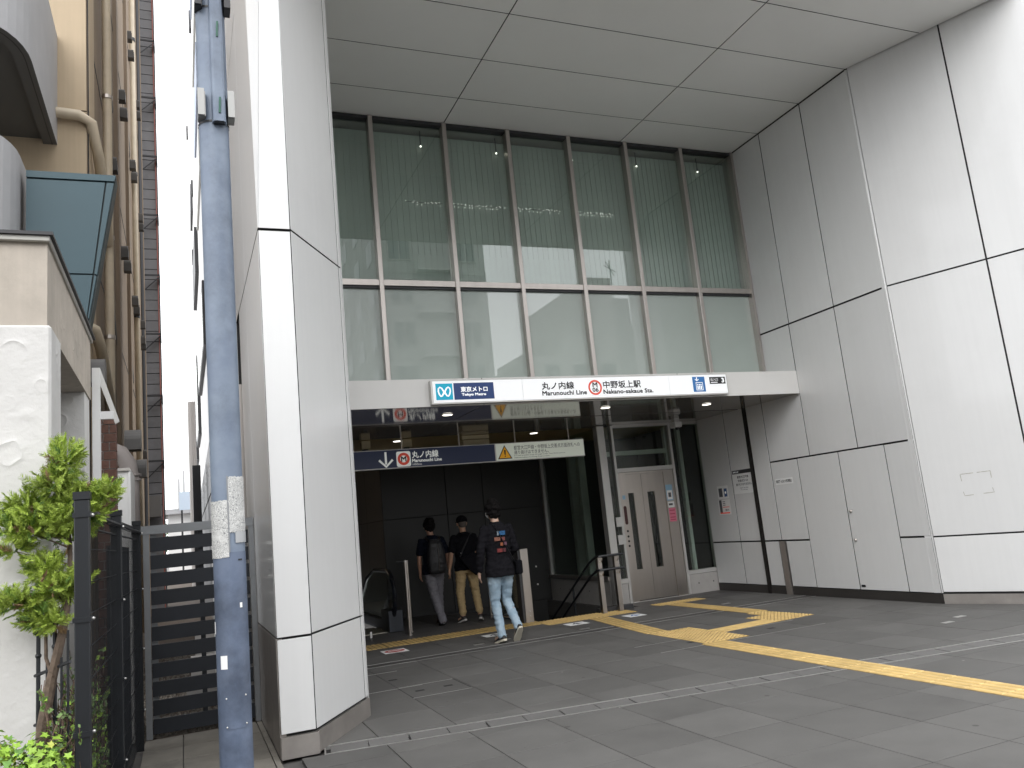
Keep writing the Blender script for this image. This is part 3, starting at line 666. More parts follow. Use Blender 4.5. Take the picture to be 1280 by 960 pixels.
# stair well
sw=thing('stairs','dark stone stairs going down behind the yellow warning strip','stairs',(5.7,11.7,0))
for k in range(14):
    y=11.68+.28*k; z=-.165*(k+1)
    box('step',TILEDIM,sw,4.95,6.50,y,y+.285 if k<13 else y+.6,z-.2,z)
    box('nosing',BRONZE,sw,4.95,6.50,y+.002,y+.03,z+.165-.004 if k==0 else z+.161,z+.166) if k>0 else None
MB().box(4.90,4.935,11.68,14.8,-3.3,-.03).build('well_wall',DARKW,sw)
MB().box(6.56,6.60,11.68,14.8,-3.3,-.03).build('well_wall',DARKW,sw)
# stair side wall of concrete with glass above (lift shaft)
ls=thing('lift_shaft','glass lift shaft on a pale concrete plinth beside the stairs','lift shaft',(7.7,12.3,0))
PLC=mat('plinth_concrete',(.36,.345,.33),.7,0,var=.08,vscale=4,bump=.15,bscale=40)
panel('plinth_panel',rect(12.36,13.55,-3.0,.40),(6.66,0,0),(0,1,0),V,(-1,0,0),PLC,ls,gap=.004,th=.05); panel('plinth_panel',rect(13.55,14.78,-3.0,.40),(6.66,0,0),(0,1,0),V,(-1,0,0),PLC,ls,gap=.004,th=.05)
for y in (12.75,13.15,13.95,14.35):
    MB().tube([(6.655,y,.20),(6.665,y,.20)],.012,8).build('tie_hole',DKGM,ls)
box('sill',BRONZE,ls,6.63,6.75,12.36,14.78,.405,.46)
box('side_glass',GLASSD,ls,6.70,6.71,12.40,14.76,.46,3.0)
box('corner_post',ALU,ls,6.66,6.76,14.70,14.78,.46,3.02)
# shaft inside : dark back wall, pale verticals
MB().box(6.72,8.9,14.6,14.7,-.5,3.2).build('shaft_back_wall',mat('shaft_wall',(.07,.075,.07),.7,var=.2,vscale=1),ls)
for x,y,wd in ((6.95,13.6,.14),(7.05,14.2,.2)): box('pale_band_column',mat('pale_band',(.62,.67,.62),.6,var=.1),ls,x,x+wd,y,y+.12,0,3.0)  # pale columns stand in for bands reflected in the side glass
for x in (8.33,8.62): box('pale_band_column',MATS['pale_band'],ls,x,x+.07,12.7,12.78,.3,3.0)
box('shaft_beam',MATS['pale_band'],ls,7.0,8.35,12.62,12.70,2.52,2.60)
# front frame members, Y 12.22-12.34
FR=ALU
box('corner_post',ALU,ls,6.66,6.80,12.20,12.355,.0,3.02,bevel=.004)
box('narrow_glass',GLASSD,ls,6.805,6.935,12.27,12.28,.42,3.0)
box('frame_post',ALU,ls,6.94,6.985,12.22,12.34,.0,3.02)
box('plinth_panel',PLC,ls,6.805,6.938,12.24,12.34,.0,.33); box('frame_rail',ALU,ls,6.805,6.938,12.22,12.34,.335,.41)
for z in (1.28,.98): box('call_plate',ALU,ls,6.83,6.975,12.19,12.217,z,z+.16)
box('frame_rail',ALU,ls,6.985,8.115,12.22,12.34,2.195,2.265); box('frame_rail',ALU,ls,6.985,8.80,12.22,12.34,2.98,3.028)
tg=box('transom_glass',GLASSD,ls,6.985,8.115,12.27,12.28,2.265,2.98)
box('frame_post',ALU,ls,8.118,8.165,12.22,12.34,0,2.98)
box('side_pane',GLASSD,ls,8.165,8.785,12.27,12.28,.40,2.98)
box('frame_rail',ALU,ls,8.165,8.785,12.22,12.34,.335,.40); box('frame_post',ALU,ls,8.787,8.825,12.22,12.34,.335,2.98)
pp=box('plinth_panel',PLC,ls,8.168,8.85,12.23,12.34,0,.33)
for x in (8.35,8.66): MB().tube([(x,12.228,.17),(x,12.235,.17)],.013,8).build('tie_hole',DKGM,pp)
MB().box(8.835,8.9,12.225,12.34,0,3.03).build('corner_infill',WHITE,ls)
# lift doors
ld=thing('lift_doors','stainless steel lift doors with two tall narrow windows','lift doors',(7.55,12.3,0))
box('left_jamb',STEEL,ld,6.987,7.125,12.235,12.33,0,2.19)
for a,b,w0,w1 in ((7.127,7.455,7.165,7.275),(7.46,7.91,7.555,7.70)):
    d=MB(); y0,y1=12.262,12.30; z0,z1=.02,2.15
    for r in ((a,w0,z0,z1),(w1,b,z0,z1),(w0,w1,z0,.53),(w0,w1,1.83,z1)): d.box(r[0],r[1],y0,y1,r[2],r[3])
    dd_=d.build('door_leaf',STEEL,ld); box('window_pane',GLASSD,dd_,w0,w1,12.275,12.283,.53,1.83)
box('right_jamb',STEEL,ld,7.914,8.112,12.245,12.33,0,2.19); box('lintel',STEEL,ld,7.127,7.912,12.245,12.33,2.152,2.19)
box('sill',ALU,ld,7.0,8.11,12.20,12.30,-.01,.006)
box('cabin_wall',mat('lift_cabin_panel',(.10,.09,.085),.4,.5),ld,7.1,8.0,12.9,12.95,0,2.3)
pj=facing(12.234)
decal('sticker_blue',rect(7.03,7.085,1.73,1.80),pj,S_LB,ld); decal('indicator',rrect(7.025,7.085,1.30,1.62,.03),pj,flat('dark_red_indicator',(.06,.015,.015),.3),ld)
for z in (1.19,1.10,1.02,.94): decal('button',circ(7.055,z,.02,12),pj,S_BLK,ld,.003)
pj=facing(12.244); decal('poster',rect(7.925,8.06,1.64,1.92),pj,S_LB,ld); decal('poster_print',rect(7.94,8.045,1.66,1.82),pj,PAPER,ld,.0035); decal('poster_mark',rect(7.965,8.02,1.70,1.78),pj,GREYTXT,ld,.0055)
decal('poster_pink',rect(7.935,8.075,1.27,1.51),pj,S_PINK,ld); decal('poster',rect(7.935,8.065,1.52,1.62),pj,PAPER,ld)
for z in (1.47,1.41,1.35,1.31): decal('print_line',rect(7.95,8.055,z-.012,z+.006),pj,flat('pink_print',(.45,.05,.12)),ld,.0035)
decal('print_line',rect(7.95,8.03,1.555,1.59),pj,GREYTXT,ld,.0035)
# guide rail at the stair head
rl=thing('stair_handrail','black double handrail on steel posts leading down the stairs','handrail',(6.1,11.5,0))
for x in (6.02,6.315):
    box('post',STEEL,rl,x-.035,x+.035,11.42,11.50,0,.86)
    for z in (.86,.66):
        MB().tube([(x,11.42,z-.07),(x,11.37,z-.075),(x,11.345,z-.04),(x,11.345,z-.01)],.008,6).build('bracket',STEEL,rl)
for z in (.875,.665):
    MB().tube([(6.40,11.345,z),(6.05,11.345,z),(5.99,11.37,z),(5.975,11.46,z-.01),(5.975,11.7,z-.10),(5.975,14.4,z-1.70)],.019,8).build('rail',BLK,rl,smooth=True)
for y,z in ((12.5,-.57),(13.6,-1.2)): MB().cyl((6.03,y),.018,z-.1,z+.93,8).build('post',BLK,rl)
box('kerb_box',DKGM,rl,5.99,6.6,11.55,11.665,-.03,.07)
# flat steel post between escalator and stairs
po=thing('steel_post','flat brushed steel post between the escalator side and the stairs','post',(4.86,11.7,0))
box('post_plate',STEEL,po,4.795,4.925,11.68,11.76,0,1.11,bevel=.004); box('side_plate',DKGM,po,4.755,4.793,11.69,11.85,0,1.09)
for z in (.10,.17): MB().ball((4.87,11.678,z),.011).build('screw',RIM,po)
for z in (.82,.55): MB().ball((5.06,11.72,z),.014).build('knob',RIM,po)
# slim barrier running back from the post
ba=thing('glass_barrier','low dark glass barrier with steel posts behind the men','barrier',(4.9,12.8,0))
MB().cyl((4.72,13.0),.018,0,.98,10).build('post',STEEL,ba); MB().tube([(4.72,13.0,.05),(4.83,11.8,.05)],.012,8).build('rail',STEEL,ba)
MB().slab([(4.72,13.0,.08),(4.83,11.85,.08),(4.83,11.85,.95),(4.72,13.0,.95)],(-.99,-.09,0),.01).build('pane',GLASSD,ba)
# escalator guard poles
gp=thing('guard_rail','pair of slim steel guard poles joined by a short top rail','guard rail',(3.1,12.3,0))
for x,y in ((3.145,12.33),(3.262,12.69)): MB().cyl((x,y),.024,0,1.10,12).build('post',STEEL,gp,smooth=True); MB().cyl((x,y),.04,0,.012,12).build('foot',STEEL,gp)
MB().tube([(3.145,12.33,1.10),(3.02,12.36,1.10)],.014,8).build('rail',BLK,gp); MB().ball((3.145,12.33,1.10),.026).build('cap',RIM,gp,smooth=True)
# escalator
es=thing('escalator','dark escalator going down at the left behind the pillar','escalator',(2.85,13.2,0))
def prof(x):  # handrail path in the YZ plane
    P=[]; 
    for k in range(13):
        t=-PI/2+PI*k/12; P.append((x,13.28-.40*math.cos(t),.55+.40*math.sin(t)))
    P+= [(x,14.2,.95),(x,14.9,.80),(x,16,.12),(x,18.5,-1.5)]
    P=[(x,15.3,.15),(x,14.0,.15)]+P
    return P
for x in (2.52,3.08):
    MB().tube(prof(x),.036,8).build('handrail',mat('rubber_handrail',(.012,.014,.02),.18,coat=.5),es,smooth=True)
    P=prof(x)[3:]; v=[Vector(p) for p in P]; 
    mb=MB(); mb.slab([(x,13.28,.15)]+[tuple(p) for p in v[:-4]][::1]+[(x,14.2,.95),(x,14.9,.80),(x,15.4,.48),(x,15.4,.15)],(1,0,0),.012); mb.build('balustrade',GLASSD,es)
    box('skirt',mat('dark_steel',(.06,.065,.075),.35,.8),es,x-.07,x+.07,13.0,15.2,0,.16)
box('comb_plate',mat('comb_plate_metal',(.40,.38,.32),.35,.8),es,2.60,3.01,13.1,13.9,-.01,.012)
for k in range(12): box('step',MATS['dark_steel'],es,2.60,3.01,13.9+.4*k,14.3+.4*k,-.24*k-.3,-.24*k-.02)
box('newel_base',MATS['dark_steel'],es,2.98,3.22,12.98,13.5,0,.34,bevel=.01)
o=box('floor_stud',RIM,None,2.62,2.65,12.72,12.75,0,.09); tag(o,'tiny bright floor stud left of the guard poles','stud')

# =================================================================== WALL NOTICES on the right wall
wl=walled(8.748)   # u = -Y
def notice(name,label,y0,y1,z0,z1,build):
    o=thing(name,label,'notice',(8.748,(y0+y1)/2,(z0+z1)/2)); decal('sheet',rect(-y0,-y1,z0,z1),wl,PAPER if name!='plain' else WHITE,o,.001,.002); build(o); return o
def b1(o):
    decal('header',rect(-11.395,-10.885,1.965,2.028),wl,S_BLK,o,.0035); text('お知らせ',wl,-11.37,-11.22,1.982,2.012,PW,o,.005,.01)
    text('都営大江戸線',wl,-11.28,-10.98,1.885,1.930,GREYTXT,o,.003,.02); text('交差点口への',wl,-11.27,-11.0,1.825,1.868,GREYTXT,o,.003,.02); text('通り抜けはできません',wl,-11.33,-10.91,1.762,1.805,GREYTXT,o,.003,.02)
    text('Oedo Line Gate',wl,-11.24,-11.02,1.715,1.738,GREYTXT,o,.003,.0); text('No passage',wl,-11.22,-11.04,1.68,1.702,GREYTXT,o,.003,.0)
notice('wall_notice','pale notice with black header bar and black text left of the dark shutter guide',11.40,10.88,1.63,2.03,b1)
def b2(o):
    decal('picture',rect(-11.69,-11.61,1.61,1.75),wl,flat('print_blue',(.03,.09,.25)),o,.003); decal('picture',rect(-11.84,-11.74,1.61,1.76),wl,GREYTXT,o,.003); decal('wheelchair_mark',circ(-11.65,1.68,.022,10),wl,PW,o,.005)
notice('wall_notice','small blue and white lift symbol notice beside the lift glass',11.88,11.575,1.575,1.80,b2)
def b3(o):
    decal('picture',rect(-11.87,-11.80,1.32,1.555),wl,GREYTXT,o,.003); decal('print_red',rect(-11.78,-11.60,1.425,1.435),wl,S_RED,o,.003); decal('print_red',rect(-11.87,-11.60,1.32,1.34),wl,S_RED,o,.0045)
    for z in (1.52,1.49,1.46): decal('print_line',rect(-11.77,-11.70,z,z+.01),wl,GREYTXT,o,.003)
    text('案内',wl,-11.72,-11.62,1.36,1.40,GREYTXT,o,.003,.01)
notice('wall_notice','lower notice with a dark picture strip and red lines beside the lift glass',11.90,11.57,1.30,1.56,b3)
def b4(o): text('消防隊進入口につき駐輪禁止',wl,-10.32,-9.96,1.725,1.775,GREYTXT,o,.003,.03)
notice('wall_notice','thin white label with small dark writing left of the service doors',10.34,9.94,1.70,1.795,b4)

# =================================================================== ALLEY, RIGHT SIDE
far=mat('far_white_wall',(.78,.77,.76),.8,0,var=.04,vscale=.5,streak=.03)
fb=thing('white_building','tall plain white building far along the right of the alley with small windows','building',(1.05,48,0))
MB().box(1.05,12,27,76,0,38).build('wall',far,fb)
K=1/.6
def fbx(nm,mt,par,x0,x1,y0,y1,z0,z1): return box(nm,mt,par,x0*K,x1*K,y0*K,y1*K,1.5+(z0-1.5)*K,1.5+(z1-1.5)*K)
PWP=mat('pale_window_pane',(.45,.47,.38),.15)
for (y0,y1,z0,z1) in ((18.6,24.9,6.1,7.6),(26.5,30,5.2,7.7),(31,34.5,4.9,7.2)):
    b_=fbx('bay_window',DKGM,fb,.54,.63,y0,y1,z0,z1)
    fbx('pane',PWP,b_,.534,.540,y0+.3,y0+(y1-y0)*.48,z0+.15,z1-.15); fbx('pane',PWP,b_,.534,.540,y0+(y1-y0)*.52,y1-.3,z0+.15,z1-.15)
for (y0,z0,h) in ((28,13.8,.5),(29,11.0,.6),(30,12.0,.5),(34,19,.5),(24,17.5,.6)): fbx('vent_hood',DKGM,fb,.57,.63,y0,y0+.3,z0,z0+h)
fbx('window_hood',DKGM,fb,.53,.63,24,28,9.6,11.0); fbx('window_hood',DKGM,fb,.56,.63,29,31,13.6,14.6)
BP1=mat('balcony_blue_grey',(.42,.48,.60),.6); BP2=mat('balcony_pale',(.70,.70,.66),.6)
for k in range(5): fbx('balcony_panel',BP1 if k%2 else BP2,fb,.58,.63,19,23,10.5+2.2*k,11.6+2.2*k)
sr=thing('outdoor_stair','dark steel outdoor stair stringer low on the far white building','stair',(1,27,0))
MB().slab([(.93,27.5,5.4),(.93,60,4.1),(.93,60,3.2),(.93,27.5,3.6)],(-1,0,0),.05).build('stringer',DKGM,sr); box('wall_below',DKGM,sr,.96,1.04,27,45,0,4.3)
for k in range(9): box('bolt',RIM,sr,.86,.88,29+2.6*k,29.2+2.6*k,4.4-.1*k,4.52-.1*k)
p_=MB().cyl((.52,40),.17,0,8.6,10).build('utility_pipe',mat('pipe_grey',(.42,.39,.37),.6)); tag(p_,'tall pale pipe in front of the far white building','pipe')
p_=box('signal_box',DKGM,None,.42,.72,34,34.5,0,5.0); tag(p_,'dark upright box post at the end of the alley','post')
# little things at the end of the alley
hs=thing('small_house','small pale house with a grey roof far at the end of the alley','house',(.3,60,0)); box('wall',far,hs,-.9,3.2,60,66,0,4.4); MB().prism([(-1.5,59.5),(3.6,59.5),(3.6,66.5),(-1.5,66.5)],4.4,4.75).build('roof',GREYB,hs)
bb=thing('rooftop_board','small blue-white board standing above the far house','board',(-.2,58,0)); box('panel',mat('pale_blue_board',(.50,.58,.68),.6),bb,-.15,.80,58,58.1,4.55,5.75); box('post',DKGM,bb,-.06,.06,58.1,58.2,0,5)
for i,(x,h) in enumerate(((-.3,8.6),(.1,9.4))):
    o=MB().box(x*1.2,x*1.2+.25,90,91,0,h*1.1).build('antenna_mast',GREYB); tag(o,'thin distant mast, '+('left' if i==0 else 'right')+' of the two above the blue-white board','mast','masts above the far house')
def leafcloud(cent,rad,n,size,seed,mts,mix,name='foliage',parent=None,gaps=.35,flatten=1):
    r=random.Random(seed); v=[];f=[];mi=[]
    for k in range(n):
        d=Vector((r.gauss(0,1),r.gauss(0,1),r.gauss(0,1))).normalized()*(r.random()**.45)
        p=Vector((cent[0]+d.x*rad[0],cent[1]+d.y*rad[1],cent[2]+d.z*rad[2]))
        if mnoise.noise(p*3.1/max(rad))<-gaps*.5+.0: continue
        a=Vector((r.gauss(0,1),r.gauss(0,1),r.gauss(0,1)*flatten)).normalized()*size*r.uniform(.6,1.3); b=a.orthogonal().normalized()*size*.45
        q=len(v); v+= [tuple(p-a),tuple(p+b),tuple(p+a),tuple(p-b)]; f.append((q,q+1,q+2,q+3)); mi.append(r.choices(range(len(mts)),mix)[0])
    return raw(name,v,f,mts,parent,mi)
ft=thing('far_tree','small dark green tree top at the far end of the alley','tree',(-1.4,62,0)); MB().cyl((-1.4,62),.12,0,3,6).build('trunk',BARK,ft)
o=leafcloud((0,0,3.0),(1.0,1.0,1.3),500,.16,3,[CON2,IVY],[2,1],'crown',ft)
# =================================================================== ALLEY, LEFT SIDE
tb=thing('tan_building','tall tan tiled apartment building with brown side wall along the alley','building',(-.9,9.7,0))
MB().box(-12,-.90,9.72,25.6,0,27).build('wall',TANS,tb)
for k,(z0,z1) in enumerate(((0,1.9),(1.9,4.55),(4.55,6.7),(6.7,9.4),(9.4,12.1),(12.1,15))):
    panel('wall_panel',rect(-3.2,-.905,z0,z1),(0,9.70,0),U,V,(0,-1,0),TAN,tb,gap=.006,th=.015)
    if z0>=1.9: panel('side_panel',rect(9.70,10.35,z0,z1),(-.885,0,0),(0,1,0),V,(1,0,0),TAN,tb,gap=.004,th=.012)
# downpipes
MB().tube([(-.80,11.15,1.0),(-.80,11.15,15)],.058,12).build('downpipe',CRPIPE,tb,smooth=True)
MB().tube([(-1.35,9.62,6.62),(-.98,9.62,6.60),(-.86,9.66,6.54),(-.80,9.9,6.2),(-.80,10.9,5.75),(-.80,11.1,5.6)],.062,12).build('branch_pipe',CRPIPE,tb,smooth=True)
MB().tube([(-1.2,9.6,4.12),(-.93,9.6,4.10),(-.84,9.66,4.06),(-.80,9.9,3.9),(-.80,11.0,3.55),(-.80,11.15,3.4)],.062,12).build('branch_pipe',CRPIPE,tb,smooth=True)
for z in (4.35,5.7,7.7,9.4): MB().tube([(-.80,11.15,z-.02),(-.80,11.15,z+.03)],.068,12).build('pipe_clip',STEEL,tb)
MB().tube([(-.86,19.6,0),(-.86,19.6,20)],.075,8).build('downpipe',CRPIPE,tb,smooth=True)
MB().tube([(-.88,23.4,0),(-.88,23.4,22)],.06,8).build('downpipe',DKGM,tb)
for z in (3.5,7,10.5,14): MB().tube([(-.86,19.6,z-.03),(-.86,19.6,z+.05)],.09,8).build('pipe_clip',DKGM,tb)
for (y,z) in ((17.9,13.0),(18.8,13.1),(15.0,9.9),(15.6,9.87),(18.7,10.3),(19.3,10.28),(21.6,13.4),(22.0,13.3),(15.2,6.95),(16.1,7.0),(18.8,7.13),(19.4,7.1),(22.3,10.5),(22.7,10.4),(22.4,7.15),(22.8,7.1),(12.6,7.4),(18.5,16.3),(22,4.1),(22.5,7.6)):
    h=MB(); h.tube([(-.90,y,z+.05),(-.78,y,z+.05)],.085,10).box(-.90,-.77,y-.085,y+.085,z-.1,z+.05); h.build('vent_hood',mat('dark_vent_metal',(.07,.065,.06),.5,.4),tb,smooth=False)
for (y,z,s_) in ((12.6,9.4,1.1),(13.3,5.3,1),(17.5,11.4,1.5),(17.2,9,1.4),(17.6,6,1.3),(20.5,14,1.5)):
    MB().slab([(-.892,y,z),(-.892,y+.9*s_,z-.55*s_),(-.892,y+.97*s_,z-.45*s_),(-.892,y+.06,z+.12)],(1,0,0),.01).build('wall_groove',DGREYB,tb)
for z in (2.4,5.1,7.8,10.5,13.2,15.9): box('floor_groove',DGREYB,tb,-.902,-.893,10.36,25.5,z,z+.02)
for y in (13.9,17.0,21.0,24.4): box('wall_rib',TANS,tb,-.90,-.84,y,y+.35,0,26)
# big grey flue
MB().tube([(-.80,8.9,2.62),(-.66,8.9,2.62),(-.56,8.92,2.58),(-.49,8.95,2.47),(-.47,8.95,2.30),(-.47,8.95,0)],.085,14).build('flue_pipe',GRPIPE,tb,smooth=True)
for z in (2.36,2.31,1.55): MB().tube([(-.47,8.95,z-.012),(-.47,8.95,z+.012)],.10,14).build('pipe_collar',GRPIPE,tb)
MB().tube([(-.71,8.9,2.62),(-.685,8.9,2.62)],.105,14).build('pipe_collar',GRPIPE,tb)
for (x,y,z,r) in ((-.78,8.9,3.42,.13),(-.58,11.8,3.1,.14),(-.62,14.6,3.0,.15)):
    h=MB(); n=10; pr_=[(y-r,z-r*1.0)]+[(y-r*math.cos(PI*k/n),z+r*math.sin(PI*k/n)) for k in range(n+1)]+[(y+r,z-r*1.0)]
    h.slab([(x+.10,p[0],p[1]) for p in pr_],(1,0,0),.20); h.build('vent_cowl',mat('grey_vent_cowl',(.17,.165,.16),.45,.3),tb)
# curved balconies
def bplan(x0,yb,off=0):
    P=[(x0-off,yb),(x0-off,8.0)]; cx,cy,r=x0-.42,8.0,.42-off
    for k in range(1,9): t=PI/2*k/8; P.append((cx+r*math.cos(t),cy-r*math.sin(t)*1.5))
    P.append((x0-3.5,cy-r*1.5)); return P
for (x0,z0,z1,nm) in ((-1.21,6.25,7.62,'upper'),(-1.30,4.0,5.28,'lower')):
    o=thing('curved_balcony',nm+' grey curved balcony on the tan building','balcony',(x0,9,z0),'curved grey balconies')
    P=bplan(x0,9.70); Q=bplan(x0,9.70,.14); mb=MB(); n=len(P)
    mb.add([(p[0],p[1],z) for z in (z0,z1) for p in P]+[(p[0],p[1],z) for z in (z0,z1) for p in Q],
        [(i,i+1,n+i+1,n+i) for i in range(n-1)]+[(2*n+i+1,2*n+i,3*n+i,3*n+i+1) for i in range(n-1)]+[(n+i,n+i+1,3*n+i+1,3*n+i) for i in range(n-1)])
    mb.build('parapet',GREYB,o)
    rb=MB(); rb.add([(p[0],p[1],z0) for p in P]+[(p[0],p[1],z0) for p in Q],[(i,n+i,n+i+1,i+1) for i in range(n-1)]); rb.build('bottom_rim',DGREYB,o)
    MB().prism(bplan(x0,9.70,.13)+[(x0-3.5,9.70)],z0+.06,z0+.16).build('floor_slab',DGREYB,o)
    ribb=MB(); Pa=bplan(x0,9.70,.045); Pb=bplan(x0,9.70,.055); ribb.add([(p[0],p[1],z0-.002) for p in Pa]+[(p[0],p[1],z0-.002) for p in Pb],[(i,n+i,n+i+1,i+1) for i in range(n-1)]); ribb.build('drip_groove',S_BLK,o)
# teal bay
tl=thing('teal_bay','teal metal clad bay with slanting edge on the tan building','bay',(-.8,8,4.4))
def tp_(poly,y,th,mt,nm): 
    return MB().slab([(x,y,z) for x,z in poly],(0,-1,0),th).build(nm,mt,tl)
tp_([(-1.25,5.14),(-.505,5.145),(-.739,3.676),(-1.24,3.60)],8.03,.20,TEALD,'carcass')
tp_([(-1.25,5.06),(-.60,5.07),(-.71,4.16),(-1.25,4.16)],8.0,.04,TEAL,'cladding_panel'); tp_([(-.585,5.07),(-.525,5.07),(-.675,4.15),(-.697,4.16)],8.0,.04,TEAL,'cladding_panel')
tp_([(-1.25,4.145),(-.713,4.145),(-.765,3.72),(-1.25,3.66)],8.0,.04,TEAL,'cladding_panel'); tp_([(-.698,4.145),(-.680,4.135),(-.745,3.73),(-.755,3.73)],8.0,.04,TEAL,'cladding_panel')
tp_([(-1.25,5.075),(-.52,5.085),(-.505,5.145),(-1.25,5.14)],7.99,.05,TEAL,'top_trim')
# grey ceramic clad building
gc=thing('grey_clad_building','narrow dark grey tiled building end beyond the tan building','building',(-.6,26,0))
MB().box(-6,-.50,26.03,29,0,26).build('core',JOINT,gc)
for k in range(78): z0=.1+k*.33; panel('cladding_slab',rect(-1.0,-.50,z0,z0+.33),(0,26,0),U,V,(0,-1,0),GREYC,gc,gap=.010,th=.02)
for z in (4.3,6.25,8.15,10.0,11.95,13.9,15.9,17.9):
    b_=MB(); b_.box(-.96,-.44,25.62,25.66,z,z+.05).box(-.96,-.92,25.62,26,z,z+.05).box(-.48,-.44,25.62,26,z-.18,z+.05)
    b_.tube([(-.93,25.64,z-.5),(-.46,25.64,z-.03)],.018,5); b_.box(-.96,-.93,25.62,25.65,z-.55,z+.05); b_.build('steel_bracket',DKGM,gc)
MB().tube([(-.505,25.9,0),(-.505,25.9,26)],.018,6).build('cable',mat('reddish_cable',(.30,.10,.08),.6),gc)
MB().prism([(-.95,25.3),(-.55,25.3),(-.55,25.9),(-.95,25.9)],2.7,3.3).build('vent_cowl',MATS['grey_vent_cowl'],gc)
# stucco building at left
su=thing('stucco_house','cream stucco house corner with a flat coping left of the alley','house',(-.62,4.6,0))
MB().box(-4,-.62,4.60,6.76,2.74,3.19).build('beam',STUCD,su)
MB().box(-4,-.600,4.585,4.95,0,2.742).build('wall',STUC,su,bevel=.012)
MB().box(-4,-1.7,4.9,6.4,0,2.74).build('recess_wall',STUC,su); MB().box(-4,-.63,6.42,6.75,0,2.738).build('wall',STUC,su)
MB().box(-4,-.605,4.57,6.80,3.19,3.225).build('coping',mat('coping_metal',(.40,.39,.36),.5,.3,stain=.2),su,bevel=.005); MB().box(-4,-.59,4.555,6.82,3.222,3.24).build('coping_edge',DKGM,su)
# trim, brick pier, white boards
tr2=thing('white_trim_board','thin white upright trim with bracket at the end of the stucco house','trim',(-.57,6.8,2.6)); box('upright',WPAINT,tr2,-.615,-.560,6.80,6.86,1.95,3.0); box('bracket',WPAINT,tr2,-.56,-.47,6.82,6.86,2.60,2.66); MB().slab([(-.56,6.84,3.0),(-.43,6.84,2.58),(-.46,6.84,2.56),(-.57,6.84,2.90)],(0,-1,0),.03).build('stay',ALU,tr2)
bp=thing('brick_pier','slim red brown brick pier beside the alley fence','pier',(-.55,7.2,0))
for k in range(37):
    z=.02+.072*k
    for (xa,xb) in (((-.612,-.53) ,(-.522,-.478)) if k%2 else ((-.612,-.575),(-.567,-.478))): box('brick',BRICKM,bp,xa,xb,7.15,7.3,z,z+.064)
box('mortar_core',CONC,bp,-.608,-.482,7.16,7.29,0,2.68)
wb=thing('white_panel_box','plain white board enclosure between the brick pier and the grey flue','enclosure',(-.45,7.9,0)); box('board',WPAINT,wb,-.64,-.435,7.9,8.6,0,2.30,bevel=.006); box('edge_trim',WPAINT,wb,-.437,-.415,7.89,8.6,0,2.31); box('top_board',mat('dusty_board',(.5,.48,.45),.8,stain=.3),wb,-.66,-.42,7.88,8.62,2.30,2.325)
# =================================================================== SLATTED GATE
sgt=thing('slatted_gate','grey framed gate with wide horizontal charcoal boards across the alley','gate',(.15,8.0,0))
box('frame_post',GATEM,sgt,-.325,-.275,7.92,7.97,0,1.79); box('frame_post',GATEM,sgt,.565,.612,7.92,7.97,0,1.79); box('top_rail',GATEM,sgt,-.40,.612,7.915,7.965,1.725,1.80)
for k in range(11):
    z=.035+.1535*k; box('slat',NAVYSL,sgt,-.27,.56,7.93,7.95,z,z+.122)
    for x in (-.27,.50): box('slat_clip',GATEM,sgt,x,x+.05,7.952,7.965,z+.122,z+.150)
box('mid_stile',NAVYSL,sgt,.13,.17,7.955,7.975,.03,1.72)
cw=thing('stored_boards','pale stacked boards lying behind the slatted gate','boards',(.2,9.4,0))
for k in range(3): box('board',CONC,cw,.0+.05*k,.5,9.4+.3*k,9.6+.3*k,.0,.22+.2*k)
box('board',WPAINT,cw,.28,.40,9.2,9.25,.2,1.6)
# =================================================================== MESH FENCE
mf=thing('mesh_fence','black steel mesh fence panels on square posts running along the alley','fence',(-.41,5.8,0))
posts=[(-.418,4.147),(-.392,5.792),(-.357,7.55)]
for x,y in posts:
    MB().box(x-.031,x+.031,y-.031,y+.031,0,1.80).build('post',BLK,mf,bevel=.004); box('cap',BLK,mf,x-.035,x+.035,y-.035,y+.035,1.80,1.835)
    for z in (1.72,1.26,.78,.3):
        box('clamp',BLK,mf,x-.037,x+.037,y-.037,y+.037,z,z+.022)
        MB().ball((x+.040,y+.02,z+.01),.008,6,4).build('bolt',RIM,mf)
def mesh_panel(a,b):
    mb=MB(); d=Vector((b[0]-a[0],b[1]-a[1],0)); L_=d.length; n=int(L_/.055)
    for k in range(1,n):
        p=Vector((a[0],a[1],0))+d*k/n; mb.tube([p+Vector((0,0,.06)),p+Vector((0,0,1.74))],.0022,4,False)
    for k in range(12):
        z=.08+.15*k; mb.tube([(a[0],a[1],z),(b[0],b[1],z)],.0032,4,False)
    mb.tube([(a[0]+.02,a[1],1.74),(b[0]+.02,b[1],1.74)],.012,6).tube([(a[0]-.03,a[1],1.78),(b[0]-.03,b[1],1.78)],.012,6).tube([(a[0],a[1],1.68),(b[0],b[1],1.68)],.006,5)
    o=mb.build('mesh_panel',BLK,mf); o['kind']='stuff'
mesh_panel(posts[0],posts[1]); mesh_panel(posts[1],posts[2]); mesh_panel((-.45,2.6),posts[0]) if False else None
bf=thing('black_board_fence','black boards fixed behind the mesh fence next to the gate','fence',(-.43,6.6,0))
for k in range(9): box('board',NAVYSL,bf,-.455+.003*k,-.440+.003*k,5.86+.19*k,6.04+.19*k,.02,1.62)
